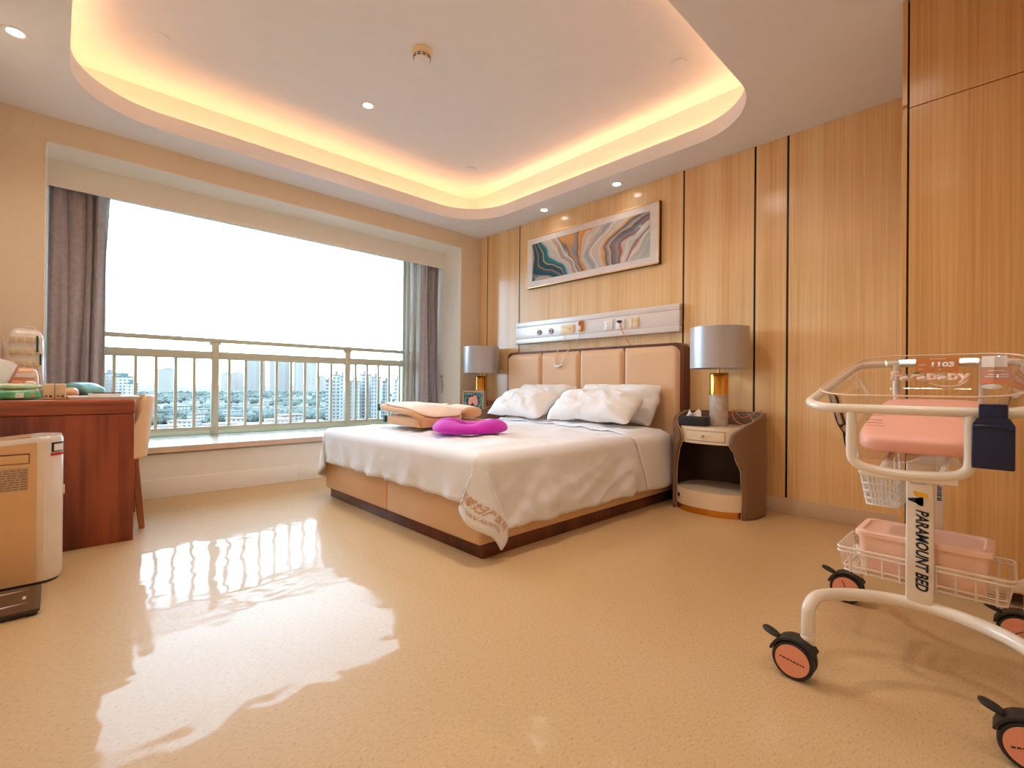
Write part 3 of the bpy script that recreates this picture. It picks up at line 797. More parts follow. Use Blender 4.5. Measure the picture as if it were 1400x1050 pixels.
for y, k in ((2.552, 0), (2.425, 1), (2.287, 2)):
    b = B(); box(b, PX-.009, PX+.002, y-.045, y+.045, 1.397, 1.484, .003); so = obj('wall_socket' if k < 2 else 'wall_switch', b, M['cream_plastic'] if k == 2 else M['white_plastic'], bu)
    b = B()
    if k == 2:
        for dy in (-.02, .02):
            for dz in (-.02, .02): box(b, PX-.011, PX-.008, y+dy-.017, y+dy+.017, 1.44+dz-.017, 1.44+dz+.017, .002)
        obj('switch_rockers', b, M['tissue_pack'], so)
    else:
        for dy, dz in ((-.012, .016), (.012, .016), (0, -.004), (-.012, -.022), (.012, -.022)): box(b, PX-.0095, PX-.0085, y+dy-.002, y+dy+.002, 1.44+dz-.006, 1.44+dz+.006)
        obj('socket_slots', b, M['dark'], so)
ch = thing('call_handset', 'small orange and red call handset in its holder on the bedhead panel', 'call handset', (PX-.01, 2.868, 1.45))
b = B(); box(b, PX-.030, PX-.0005, 2.846, 2.890, 1.405, 1.512, .012, 3); obj('body', b, M['orange_fabric'], ch)
b = B(); box(b, PX-.033, PX-.0295, 2.853, 2.883, 1.467, 1.502, .004); obj('red_button', b, M['red'], ch)
b = B(); box(b, PX-.033, PX-.0295, 2.853, 2.883, 1.42, 1.455, .004); obj('cream_button', b, M['cream_plastic'], ch)
cc = thing('call_pendant', 'cream call button pendant on a cord looping down over the headboard from the bedhead panel', 'cord', (3.6, 3.0, 1.2))
b = B(); tube(b, spline([(3.651, 3.06, 1.395), (3.651, 3.085, 1.33), (3.60, 3.10, 1.25), (3.560, 3.105, 1.17), (3.561, 3.11, 1.12), (3.559, 3.09, 1.085), (3.558, 3.06, 1.08)], 8), .0035, n=8)
tube(b, spline([(3.650, 2.872, 1.400), (3.645, 2.90, 1.32), (3.597, 2.94, 1.255), (3.560, 2.985, 1.19), (3.559, 3.0, 1.13), (3.558, 3.03, 1.09), (3.558, 3.055, 1.08)], 8), .0035, n=8)
obj('cord', b, M['cream_plastic'], cc)
b = B(); tube(b, spline([(3.556, 3.12, 1.10), (3.552, 3.10, 1.075), (3.552, 3.06, 1.07), (3.556, 3.02, 1.085)], 6), .009, n=10); obj('push_button_end', b, M['white_plastic'], cc)
pc = thing('phone_charger', 'orange charging cable plugged into the middle socket, running behind the headboard', 'cable', (3.64, 2.4, 1.4))
b = B(); tube(b, spline([(3.648, 2.43, 1.455), (3.640, 2.40, 1.39), (3.640, 2.355, 1.31), (3.645, 2.31, 1.238)], 6), .004, n=8); obj('cable', b, M['orange_cable'], pc)
b = B(); box(b, PX-.03, PX-.0095, 2.41, 2.45, 1.452, 1.472, .003); obj('plug', b, M['dark'], pc)

# picture
pt = thing('framed_picture', 'wide framed marbled print in teal, grey and gold on the oak wall', 'picture', (3.69, 2.85, 2.193))
PL, PR, PB_, PT_ = 3.638, 2.062, 1.925, 2.463
b = B(); box(b, 3.682, XW-.001, PR, PL, PB_, PT_, .002); obj('backing', b, M['dark'], pt)
b = B(); box(b, 3.676, 3.690, PR, PL, PB_, PB_+.012, .002); box(b, 3.676, 3.690, PR, PL, PT_-.012, PT_, .002); box(b, 3.676, 3.690, PR, PR+.012, PB_, PT_, .002); box(b, 3.676, 3.690, PL-.012, PL, PB_, PT_, .002)
obj('frame', b, M['gold'], pt)
b = B(); box(b, 3.6795, 3.6822, PR+.01, PL-.01, PB_+.01, PT_-.01); obj('mat_board', b, M['matboard'], pt)
b = B(); box(b, -.0008, .0002, -.70, .70, -.198, .198); ar = obj('print', b, M['art'], pt, local=True); ar.location = (-.0112, 0, 0)

# ------------------------------------------------------------------ things on the bed
bl = thing('folding_baby_lounger', 'folded tan baby lounger with dark teal tags lying on the duvet', 'baby lounger', (2.1, 3.0, .575))
Z0 = .580
def cush(x0, x1, y0, y1, z0, z1, seed, e=(5, 3.2), amp=.012, sag=None):
    b = B(); c = Vector(((x0+x1)/2, (y0+y1)/2, (z0+z1)/2)); hz = (z1-z0)/2
    def wp(q):
        if q.z < -hz*.5: return q if not sag else sag(q, c)
        w_ = amp*noise.noise(((q.x+c.x)*6, (q.y+c.y)*6, seed))*(1 if q.z > 0 else .2)
        q = Vector((q.x, q.y, q.z+w_))
        if sag: q = sag(q, c)
        return q
    superell(b, c, ((x1-x0)/2, (y1-y0)/2, hz), e, 44, 18, wp); return b
obj('base_cushion', cush(1.79, 2.16, 2.75, 3.28, Z0, Z0+.078, 1, (7, 6), .003), M['tan_fabric'], bl, smooth=60)
def sagf(q, c):
    y = q.y+c.y
    return Vector((q.x, q.y, q.z-.075*max(0, min(1, (3.02-y)/.30))**2*(1 if q.z > -.01 else .8)+.02*max(0, (y-3.1)/.25)))
obj('upper_cushion', cush(1.765, 2.18, 2.755, 3.36, Z0+.079, Z0+.150, 2, (6, 3), .012, sagf), M['tan_fabric'], bl, smooth=60)
def sagg(q, c):
    y = q.y+c.y
    return Vector((q.x, q.y, q.z-.075*max(0, min(1, (3.02-y)/.30))**2+.02*max(0, (y-3.1)/.25)))
obj('plush_lining', cush(1.78, 2.19, 2.745, 3.34, Z0+.122, Z0+.160, 3, (4, 2.2), .010, sagg), M['cream_fabric'], bl, smooth=60)
obj('unfolded_pad', cush(2.17, 2.47, 2.84, 3.30, Z0, Z0+.036, 4, (8, 4), .003), M['tan_fabric'], bl, smooth=60)
b = B(); box(b, 1.782, 1.794, 2.762, 2.80, Z0+.006, Z0+.028, .004); obj('buckle_strap', b, M['orange_fabric'], bl)
for y, z in ((3.345, Z0+.100), (3.25, Z0+.018)):
    b = B(); box(b, 1.782, 1.80, y-.012, y+.014, z, z+.05, .002); obj('fabric_tag', b, M['teal_tag'], bl)
rp = thing('roll_pillow', 'small cream and tan roll pillow lying on the pad beside the picture of the babies', 'pillow', (2.315, 3.07, .62))
b = B(); superell(b, (2.315, 3.07, Z0+.095), (.100, .232, .050), (3.5, 2.6), 40, 18, lambda q: Vector((q.x, q.y, q.z+.008*noise.noise((q.x*8, q.y*8, 0))))); obj('cover', b, M['cream_fabric'], rp, smooth=60)
b = B(); superell(b, (2.315, 2.875, Z0+.091), (.084, .055, .042), (3, 2.4), 30, 14); obj('end_cap', b, M['tan_fabric'], rp, smooth=60)
b = B(); grid(b, 14, 10, lambda u, v: Vector((2.235+.15*u, 3.10+.18*v+.02*math.sin(4*u), Z0+.142+.012*math.sin(5*u+2*v)-.03*(2*u-1)**2))); o = obj('loose_flap', b, M['cream_fabric'], rp, smooth=60); thicken(o, .006)

b = B()
def ringc(u, v):
    th, ph = 2*PI*u, 2*PI*v
    R0, r0 = .135, .088
    k = 1+.08*math.sin(2*th+.6)
    rr = R0*k+r0*math.cos(ph)*1.0
    z = .048*math.sin(ph)*(1+.30*math.sin(2*th+1.9))+.010*noise.noise((math.cos(th)*2, math.sin(th)*2, 1))*max(0, math.sin(ph))
    if math.sin(ph) < 0: z = .030*math.sin(ph)
    return Vector((rr*math.cos(th)*1.08, rr*math.sin(th)*1.02, z))
V_ = grid(b, 56, 25, ringc, closed_u=True); bmesh.ops.remove_doubles(b, verts=b.verts, dist=1e-5)
pc_ = obj('seat_cushion', b, M['purple'], smooth=70); pc_.location = (1.985, 2.47, .596); pc_.rotation_euler = (0, 0, math.radians(-40))
tag(pc_, 'magenta plush ring cushion lying on the duvet', 'cushion')

# ------------------------------------------------------------------ desk and chair
DY0, DY1, DX0, DX1 = 3.376, 4.435, -.33, .322
dk = thing('writing_desk', 'dark red wooden desk against the window wall at the left edge', 'desk', (0, 3.9, 0))
b = B(); box(b, DX0, DX1, DY0, DY1, .703, .786, .012, 3); recenter(obj('desktop', b, M['cherry_h'], dk), (0, 3.9, .74))
b = B(); box(b, DX0+.005, DX1-.004, DY0+.004, DY0+.045, 0, .703, .003); obj('end_panel', b, M['cherry'], dk)
b = B(); box(b, DX0+.005, DX1-.004, DY1-.045, DY1-.004, 0, .703, .003); obj('end_panel', b, M['cherry'], dk)
b = B(); box(b, DX0+.005, DX0+.03, DY0+.045, DY1-.045, .2, .703, .002); obj('back_panel', b, M['cherry'], dk)
b = B(); box(b, DX0+.03, DX1-.08, DY0+.05, DY0+.18, .58, .70, .004); dd = obj('drawer', b, M['cherry'], dk)

chx = thing('desk_chair', 'cream leather desk chair with wooden legs pushed in at the desk', 'chair', (.22, 3.86, 0))
CYc, CYh = 3.86, .255
def shell(u, v):
    a = -PI*.5-.10+(PI+.20)*u   # sweeps round the back from one arm to the other
    s = 1-abs(2*u-1)             # 0 at arm fronts, 1 at the back
    rx, ry = .185, CYh-.012+.012*v
    e = .8
    xa = .262+rx*math.copysign(abs(math.cos(a))**e, math.cos(a))
    k = min(1, max(0, (xa-.325)/.085)); k = k*k*(3-2*k)
    ztop = .615+.183*k; z = .415+(ztop-.415)*v
    rx = .165+.035*v
    return Vector((.262+rx*math.copysign(abs(math.cos(a))**e, math.cos(a)), CYc+ry*math.copysign(abs(math.sin(a))**e, math.sin(a)), z))
b = B(); grid(b, 60, 18, shell); o = obj('backrest', b, M['chair_leather'], chx, smooth=60); thicken(o, .032, -1)
o.modifiers.new('soft', 'BEVEL').width = .008
b = B(); superell(b, (.20, CYc, .455), (.20, .215, .04), (4, 4), 40, 14); obj('seat', b, M['chair_leather'], chx, smooth=60)
b = B(); box(b, .0, .37, CYc-.2, CYc+.2, .375, .418, .006); obj('seat_frame', b, M['chairwood'], chx)
for sx, sy in ((1, -1), (1, 1), (-1, -1), (-1, 1)):
    b = B(); xt, yt = .19+sx*.155, CYc+sy*.195; xb, yb = .19+sx*.192, CYc+sy*.235
    A = [b.verts.new((xt+dx*.022, yt+dy*.022, .40)) for dx, dy in ((-1, -1), (1, -1), (1, 1), (-1, 1))]
    C_ = [b.verts.new((xb+dx*.014, yb+dy*.014, 0)) for dx, dy in ((-1, -1), (1, -1), (1, 1), (-1, 1))]
    b.faces.new(A); b.faces.new(C_)
    for i in range(4): b.faces.new((A[i], A[(i+1) % 4], C_[(i+1) % 4], C_[i]))
    bmesh.ops.bevel(b, geom=b.edges[:], offset=.004, segments=2, affect='EDGES'); obj('leg', b, M['chairwood'], chx)

# ------------------------------------------------------------------ air purifier and scale
ap = thing('air_purifier', 'champagne gold air purifier standing in front of the desk end', 'air purifier', (-.14, 3.02, 0))
AX0, AX1, AY0, AY1, AZ = -.30, .028, 2.897, 3.14, .645
def loopz(ins, r): return rrect(AX0+ins, AX1-ins, AY0+ins, AY1-ins, r, 10)
b = B()
L0 = None
for ins, z in ((.006, .012), (0, .03), (0, AZ-.02), (.006, AZ-.006)):
    L1 = [b.verts.new((x, y, z-(.10*max(0, -.06-x) if z > .3 else 0))) for x, y in loopz(ins, .075)]
    if L0:
        for i in range(len(L0)): b.faces.new((L0[i], L0[(i+1) % len(L0)], L1[(i+1) % len(L1)], L1[i]))
    else: b.faces.new(L1)
    L0 = L1
b.faces.new(L0); obj('body', b, M['silver_metal'], ap)
b = B(); prism(b, [(x, y, 0) for x, y in loopz(.012, .07)], (0, 0, .014)); obj('foot', b, M['dark'], ap)
b = B(); prism(b, [(AX0+.06, AY0-.003, .018), (-.058, AY0-.003, .018), (-.058, AY0-.003, AZ-.028), (AX0+.06, AY0-.003, AZ-.045)], (0, .012, 0)); obj('front_panel', b, M['gold_metal'], ap)
b = B(); box(b, -.057, -.045+.012, AY0-.0012, AY0+.01, .02, AZ-.03, .001); obj('side_strip', b, M['cream'], ap)
b = B(); box(b, -.245, -.078, AY0-.006, AY0-.0025, .528, .572, .008, 3); hd = obj('grip_recess', b, M['dark_seam'], ap)
b = B(); box(b, -.242, -.081, AY0-.0075, AY0-.005, .531, .566, .006, 3); obj('grip_plate', b, M['gold_metal'], hd)
b = B(); box(b, -.26, -.082, AY0-.0036, AY0-.0028, .415, .512); lb = obj('rating_label', b, M['label_grey'], ap)
b = B(); rnd = random.Random(4)
for r in range(9):
    z = .503-.0098*r; x = -.085
    while x > -.25:
        w_ = min(rnd.uniform(.008, .03), x+.256); box(b, x-w_, x, AY0-.0042, AY0-.0035, z-.003, z-.0005); x -= w_+.006
    
obj('label_lines', b, M['dark_seam'], lb)
b = B()
L0 = [b.verts.new((x, y, AZ-.0085-(.10*max(0, -.06-x)))) for x, y in rrect(-.26, -.075, AY0+.07, AY1-.05, .03, 8)]
bm_f = b.faces.new(L0); r = bmesh.ops.extrude_face_region(b, geom=[bm_f]); [setattr(v, 'co', v.co+Vector((0, 0, .004))) for v in r['geom'] if isinstance(v, bmesh.types.BMVert)]
obj('top_grille', b, M['gold_metal'], ap)
def corner_patch(a0, a1, z0, z1, off):
    b = B(); grid(b, 10, 2, lambda u, v: Vector((AX1-.075+(.075+off)*math.cos(math.radians(a0+(a1-a0)*u)), AY0+.075+(.075+off)*math.sin(math.radians(a0+(a1-a0)*u)), z0+(z1-z0)*v))); return b
sk = obj('energy_sticker', corner_patch(-62, -12, .570, .612, .0008), M['dark'], ap)
obj('sticker_face', corner_patch(-55, -18, .575, .604, .0014), M['paper'], sk)
obj('red_sticker', corner_patch(-64, -8, .553, .567, .001), M['red'], ap)
b = B(); box(b, .0275, .034, 3.03, 3.06, .36, .40, .002); obj('side_sensor', b, M['cream_plastic'], ap)

sc_ = thing('bathroom_scale', 'dark glass bathroom scale on the floor in front of the air purifier', 'scale', (-.185, 2.672, 0))
b = B(); prism(b, [(x, y, .016) for x, y in rrect(-.335, -.036, 2.524, 2.822, .012, 6)], (0, 0, .010)); obj('glass_top', b, M['scale_glass'], sc_)
b = B(); prism(b, [(x, y, .003) for x, y in rrect(-.33, -.042, 2.53, 2.816, .012, 6)], (0, 0, .013)); obj('body', b, M['dark'], sc_)
for dx in (-.31, -.065):
    for dy in (2.55, 2.795):
        b = B(); cyl(b, (dx, dy, 0), (dx, dy, .004), .014, n=16); obj('foot', b, M['tyre'], sc_)
def sweep(y0, y1, y2, w0):
    b = B(); n = 16; pts = []
    for i in range(n+1):
        u = i/n; x = -.32+.25*u; pts.append((x, y0+(y1-y0)*math.sin(u*PI*.5)+w0*(1-u), .0263))
    back = [(-.32+.25*i/n, y0+(y1-y0)*math.sin(i/n*PI*.5)*1.0-w0*(1-i/n)*.9, .0263) for i in range(n, -1, -1)]
    prism(b, pts+back[1:], (0, 0, .0005)); return b
obj('printed_arc', sweep(2.745, 2.775, 0, .028), M['silver_print'], sc_)
obj('printed_arc', sweep(2.575, 2.615, 0, .030), M['silver_print'], sc_)
b = B(); box(b, -.088, -.078, 2.665, 2.70, .0262, .0266); obj('printed_mark', b, M['silver_print'], sc_)

# ------------------------------------------------------------------ things on the desk
DZ = .7865
def softpack(x0, x1, y0, y1, z0, z1, seed, e=(4, 2.6), amp=.012):
    b = B(); c = Vector(((x0+x1)/2, (y0+y1)/2, (z0+z1)/2))
    superell(b, c, ((x1-x0)/2, (y1-y0)/2, (z1-z0)/2), e, 36, 16, lambda q: q+Vector((amp*noise.noise((q.y*9, q.z*12, seed)), amp*noise.noise((q.x*9, q.z*12, seed+3)), (amp*.8*noise.noise((q.x*10, q.y*10, seed+7)) if q.z > -(z1-z0)*.3 else 0))))
    return b
dp = thing('diaper_pack', 'tall clear pack of printed diapers at the back of the desk, against the wall', 'diaper pack', (-.13, 4.25, DZ))
obj('pack', softpack(-.222, -.052, 4.17, 4.32, DZ, 1.205, 3, (5, 4), .010), M['film'], dp, smooth=60)
for r in range(4):
    b = B()
    for c_ in range(4):
        x = -.205+.036*c_; z = 1.15-.075*r
        box(b, x, x+.026, 4.158, 4.163, z-.03, z, .002)
    obj('printed_row', b, M['tissue_pack'], dp)
b = B(); box(b, -.090, -.080, 4.156, 4.163, 1.06, 1.16); box(b, -.075, -.066, 4.156, 4.163, .98, 1.05); obj('green_stripes', b, M['teal_tag'], dp)
b = B(); tube(b, spline([(-.16, 4.22, 1.195), (-.14, 4.22, 1.218), (-.11, 4.22, 1.218), (-.09, 4.22, 1.195)], 6), .004); obj('carry_handle', b, M['film'], dp)
pp = thing('peach_diaper_pack', 'peach coloured soft pack standing in front of the clear diaper pack', 'diaper pack', (-.13, 4.05, DZ))
obj('pack', softpack(-.195, -.075, 3.96, 4.10, DZ, .960, 8, (5, 4), .008), M['peach_pack'], pp, smooth=60)
b = B(); box(b, -.18, -.085, 3.952, 3.957, .90, .925, .001); obj('white_band', b, M['paper'], pp)
b = B(); softc = softpack(-.225, -.135, 3.86, 3.93, DZ, .885, 12, (4, 3), .006); o = obj('wipes_pouch', softc, M['coral'], smooth=60); tag(o, 'coral pouch of wipes lying behind the green wipes pack on the desk', 'wipes pouch')
b = softpack(-.132, -.075, 3.86, 3.93, DZ, .882, 15, (4, 3), .005); o = obj('wipes_pouch', b, M['paper'], smooth=60); tag(o, 'white pouch lying beside the coral pouch on the desk', 'wipes pouch')
gp = thing('green_wipes_pack', 'green pack of wet wipes at the front edge of the desk', 'wipes pack', (-.16, 3.47, DZ))
obj('pack', softpack(-.30, -.052, 3.40, 3.52, DZ, .832, 21, (7, 4), .010), M['green_pack'], gp, smooth=60)
b = B(); box(b, -.145, -.115, 3.3975, 3.401, .797, .822, .002); obj('print_patch', b, M['paper'], gp)
b = B(); box(b, -.092, -.078, 3.3975, 3.401, .803, .817, .002); obj('print_patch', b, M['coral'], gp)
gq = thing('pale_wipes_pack', 'pale green pack of wet wipes lying on top of the green one', 'wipes pack', (-.16, 3.50, .83))
obj('pack', softpack(-.30, -.052, 3.43, 3.56, .8375, .868, 26, (7, 3.5), .006), M['pale_green'], gq, smooth=60)
for x0, lb in ((-.048, 'kraft tissue pack on the desk edge, the one touching the green wipes'), (-.003, 'kraft tissue pack on the desk edge, the one nearer the grey tray')):
    b = B(); box(b, x0, x0+.042, 3.42, 3.52, DZ, .868, .006, 3); tp = obj('tissue_pack', b, M['tissue_pack']); tag(tp, lb, 'tissue pack', 'kraft tissue packs')
    b = B(); box(b, x0+.006, x0+.018, 3.4188, 3.4198, DZ+.014, DZ+.020); box(b, x0+.024, x0+.034, 3.4188, 3.4198, DZ+.010, DZ+.022); obj('print', b, M['dark_seam'], tp)
pb_ = thing('plastic_bag', 'crumpled white and teal plastic bag lying on the desk beside the tissue packs', 'bag', (.12, 4.0, DZ))
obj('bag', softpack(.02, .205, 3.90, 4.12, DZ, .878, 31, (4, 2.4), .034), M['teal_bag'], pb_, smooth=60)
b = softpack(.03, .10, 3.75, 3.86, DZ, .845, 33, (3, 2.4), .008); o = obj('peach_cloth', b, M['peach_pack'], smooth=60); tag(o, 'small folded peach cloth on the desk before the teal bag', 'cloth')
b = B(); prism(b, [(x, y, DZ) for x, y in rrect(.048, .335, 3.41, 3.66, .012, 6)], (0, 0, .008)); 
prism(b, [(x, y, DZ+.008) for x, y in rrect(.044, .345, 3.405, 3.665, .014, 6)], (0, 0, .006)); o = obj('tray', b, M['white_plastic']); tag(o, 'flat white tray lying on the front corner of the desk', 'tray')
b = B(); box(b, .13, .27, 3.50, 3.60, DZ+.0145, DZ+.026, .002); o = obj('notebook', b, M['paper']); tag(o, 'small notebook lying on the white tray', 'notebook')
b = B(); cyl(b, (.15, 3.53, DZ+.0305), (.27, 3.55, DZ+.0305), .004, n=10); o = obj('pen', b, M['dark_seam']); tag(o, 'brown pen lying on the notebook', 'pen')
# booklets and papers leaning at the left
rnd = random.Random(11)
for k, (lb, mt) in enumerate((('white booklet leaning on the desk, front one of the leaning papers', 'paper'), ('white booklet leaning on the desk, middle one of the leaning papers', 'paper'), ('rose folder leaning behind the white booklets on the desk', 'card_pink'))):
    b = B(); box(b, -.11, .0, -.004, .004, 0, .20-.01*k, .001); o = obj('booklet' if k < 2 else 'folder', b, M[mt]); o.location = (-.225+.012*k, 3.60+.035*k, DZ+.004); o.rotation_euler = (math.radians(-8), math.radians(20), 0)
    tag(o, lb, 'booklet' if k < 2 else 'folder')
b = softpack(-.32, -.235, 4.22, 4.36, DZ, 1.17, 41, (4, 3), .012); o = obj('toy_bag', b, M['film'], smooth=60)
tag(o, 'printed white bag standing at the far left of the desk, cut by the frame', 'bag')

# ------------------------------------------------------------------ bassinet trolley
YC = .195
def zr(x): return .822+(x-1.67)*.199
bs = thing('bassinet', 'clear hospital baby bassinet on a white wheeled trolley at the right', 'bassinet', (2.02, YC, 0))
# base: two bowed tubes and the floor casters
def arch(xp, yl, yr, xm):
    """floor tube from the left caster post over the bowed middle to the right one"""
    ym = (yl+yr)/2; k = xm-xp; h = (yl-yr)/2
    half = [(0, 1, .122), (0, 1, .19), (.04, .996, .212), (.17, .973, .228), (.38, .912, .231), (.68, .698, .231), (.91, .38, .231), (1, 0, .231)]
    P = [(xp+k*a, ym+h*c, z) for a, c, z in half]+[(xp+k*a, ym-h*c, z) for a, c, z in half[-2::-1]]
    b = B(); tube(b, spline(P, 6), .0185, n=18); return b
obj('base_tube', arch(1.665, .425, -.064, 1.880), M['enamel'], bs); obj('base_tube', arch(2.41, .437, -.052, 2.178), M['enamel'], bs)
def caster(px, py, ox, oy):
    wx, wy_, wr = px+ox, py+oy, .057
    b = B()
    for s in (-1, 1):
        b2 = B(); lathe(b2, [(0, -.010), (.044, -.010), (.0475, -.0105), (.053, -.011), (wr, -.006), (wr, .006), (.053, .011), (.0475, .0105), (.044, .010), (0, .010)], n=40)
        bmesh.ops.rotate(b2, verts=b2.verts, matrix=Matrix.Rotation(PI/2, 3, 'Y')); bmesh.ops.translate(b2, verts=b2.verts, vec=(wx+s*.0155, wy_, wr)); merge(b, b2)
    w_ = obj('caster', b, M['tyre'], bs)
    for s in (-1, 1):
        b = B(); cyl(b, (wx+s*.0255, wy_, wr), (wx+s*.0275, wy_, wr), .0465, n=36); obj('hub_cap', b, M['hub'], w_)
    b = B(); rr = random.Random(int(wx*100+wy_*37)); an = {(0, 1): .15, (1, 1): 1.25, (0, 0): -.3, (1, 0): -.6}[(int(px > 2), int(py > .2))]
    x_ = -.034
    while x_ < .032:
        ln = rr.uniform(.004, .011); obox(b, (wx-.0279, wy_-x_*math.cos(an)-ln/2*math.cos(an), wr-(x_+ln/2)*math.sin(an)), (.0008, ln, .0035), Matrix.Rotation(an, 3, 'X')); x_ += ln+.0025
    obj('hub_print', b, M['dark'], w_)
    # hood over the wheels
    b = B(); n = 16; rad = wr+.006; d = Vector((ox, oy, 0)).normalized()
    a0, a1 = math.radians(28), math.radians(165)
    A = []
    for i in range(n+1):
        a = a0+(a1-a0)*i/n; off = Vector((0, (-math.cos(a)) if oy > 0 else math.cos(a), math.sin(a)))
        A.append([b.verts.new(Vector((wx, wy_, wr))+off*rv+Vector((sx*.0275, 0, 0))) for rv, sx in ((rad-.004, -1), (rad+.003, -1), (rad+.003, 1), (rad-.004, 1))])
    for R0, R1 in zip(A, A[1:]):
        for k in range(4): b.faces.new((R0[k], R0[(k+1) % 4], R1[(k+1) % 4], R1[k]))
    b.faces.new(A[0]); b.faces.new(A[-1]); obj('hood', b, M['tyre'], w_)
    sy = 1 if oy > 0 else -1
    b = B(); superell(b, (wx, wy_+sy*.068, wr+.052), (.020, .026, .008), (2.4, 2), 20, 10); bmesh.ops.rotate(b, verts=b.verts, cent=(wx, wy_+sy*.05, wr+.05), matrix=Matrix.Rotation(sy*.35, 3, 'X')); obj('brake_pedal', b, M['tyre'], w_)
    b = B(); cyl(b, (px, py, .065), (px, py, .118), .0205, n=24); cyl(b, (px, py, .118), (px, py, .126), .0215, .019, n=24); obox(b, ((px+wx)/2, (py+wy_)/2, .085), (.018, abs(oy)+.01, .05), Matrix.Identity(3), .004); obj('swivel_socket', b, M['cream'], w_)
for px_, py_ in ((1.663, .425), (2.40, .437), (1.672, -.064), (2.42, -.052)): caster(px_, py_, -.026, .028)
# columns
for x in (1.886, 2.172):
    b = B(); box(b, x-.022, x+.022, YC-.040, YC+.024, .235, zr(x)-.182, .005, 3); cl_ = obj('column', b, M['enamel'], bs)
    if x < 2:
        FX = x-.0225
        t_ = text_bm('PARAMOUNT BED', (FX, YC-.001, .520), (0, 0, -1), (0, -1, 0), .040, width=.240, shear=.25, offset=.0012)
        obj('column_lettering', t_, M['ink'], cl_, smooth=0)
        b = B(); n = 18
        prism(b, [(FX, YC-.012+.013*math.cos(a), .545+.013*math.sin(a)) for a in frange(-PI*.62, PI*.62, n)]+[(FX, YC+.018, .552), (FX, YC+.018, .545)], (-.0006, 0, 0)); obj('column_emblem', b, M['ink'], cl_, smooth=0)
        b = B(); prism(b, [(FX, YC+.008, .575), (FX, YC-.026, .570), (FX, YC-.028, .558), (FX, YC+.002, .560)], (-.0006, 0, 0)); obj('column_emblem', b, M['yellow'], cl_, smooth=0)
        b = B(); box(b, FX-.0006, FX+.0004, YC-.022, YC+.012, .597, .612); lb_ = obj('small_label', b, M['grey'], cl_)
        b = B(); box(b, FX-.001, FX-.0004, YC-.0205, YC+.0105, .599, .610); obj('label_face', b, M['paper'], lb_)
    else:
        b = B(); box(b, x-.0228, x-.0218, YC-.038, YC-.012, .50, .585); lb_ = obj('small_label', b, M['paper'], cl_)
        b = B(); rr = random.Random(2)
        z = .505
        while z < .58: h_ = rr.uniform(.001, .004); box(b, x-.0233, x-.0226, YC-.036, YC-.024, z, z+h_); z += h_+.0015
        obj('barcode', b, M['dark'], lb_)
# tilted cradle: rail loop, U shaped hangers, beams
lp = rrect(1.67, 2.47, YC-.25, YC+.25, .095, 10)
b = B(); tube(b, [(x, y, zr(x)) for x, y in lp], .0135, closed=True, n=14); obj('rail', b, M['enamel'], bs)
for x in (1.672, 2.465):
    zt = zr(x)
    b = B(); P = [(x, YC+.125, zt-.004), (x, YC+.125, zt-.05), (x, YC+.125, zt-.125), (x, YC+.117, zt-.152), (x, YC+.085, zt-.168), (x, YC, zt-.176), (x, YC-.085, zt-.168), (x, YC-.117, zt-.152), (x, YC-.125, zt-.125), (x, YC-.125, zt-.05), (x, YC-.125, zt-.004)]
    tube(b, spline(P, 6), .0130, n=14); obj('hanger', b, M['enamel'], bs)
    b = B(); box(b, x-.008, x+.008, YC-.105, YC+.105, zt-.192, zt-.166, .006); obj('cross_bar', b, M['enamel'], bs)
for y in (.06, -.07):
    b = B(); tube(b, [(1.672, YC+y, zr(1.672)-.186), (2.465, YC+y, zr(2.465)-.186)], .010); obj('beam', b, M['enamel'], bs)
# clear tub
PROF = [(-.012, .004), (-.010, 0), (0, 0), (.006, .012), (.026, .100), (.032, .120), (.042, .140), (.046, .170), (.052, .202), (.072, .210)]
b = B(); L0 = None; rims = []
for ins, dz in PROF:
    lp_ = rrect(1.70+ins, 2.44-ins, YC-.222+ins, YC+.222-ins, max(.03, .11-ins*.4), 10)
    L1 = [b.verts.new((x, y, zr(x)+.034-dz)) for x, y in lp_]
    if L0:
        for i in range(len(L0)): b.faces.new((L0[i], L0[(i+1) % len(L0)], L1[(i+1) % len(L1)], L1[i]))
    L0 = L1
b.faces.new(L0); tub = obj('tub', b, M['acrylic'], bs, smooth=50)
b = B(); tube(b, [(x, y, zr(x)+.0345) for x, y in rrect(1.69, 2.45, YC-.232, YC+.232, .115, 10)], .0026, closed=True, n=8); obj('tub_rim', b, M['rose'], tub)
# cards and print on the far end wall of the tub
def farx(z_above, front=True): return 2.44-max(0, (.034-z_above))*.3-.004
FXc = 2.418
def wall_pt(y, t): return None
def wcard(name, y0, y1, t0, t1, m_, off=0.0, parent=tub):
    """card flat on the tub's sloping end wall; t is measured down from the rim"""
    b = B(); xa = lambda t: 2.433-.28*t-off
    za = lambda t: zr(2.44)+.034-t
    prism(b, [(xa(t0), y0, za(t0)), (xa(t0), y1, za(t0)), (xa(t1), y1, za(t1)), (xa(t1), y0, za(t1))], (-.001, 0, 0)); return obj(name, b, m_, parent, smooth=0)
def wtext(name, body, y, t, size, m_, off, width=None, parent=tub, **k):
    up = Vector((.28, 0, 1)).normalized()
    return obj(name, text_bm(body, (2.433-.28*t-off, y, zr(2.44)+.034-t), (0, -1, 0), up, size, width=width, thick=.0006, **k), m_, parent, smooth=0)
nc = wcard('room_card', YC+.062, YC-.061, .006, .064, M['brown_card'], .004)
wtext('room_number', '1103', YC+.014, .044, .026, M['white_ink'], .0056, width=.064, parent=nc, offset=.0012)
b = B(); rr = random.Random(5)
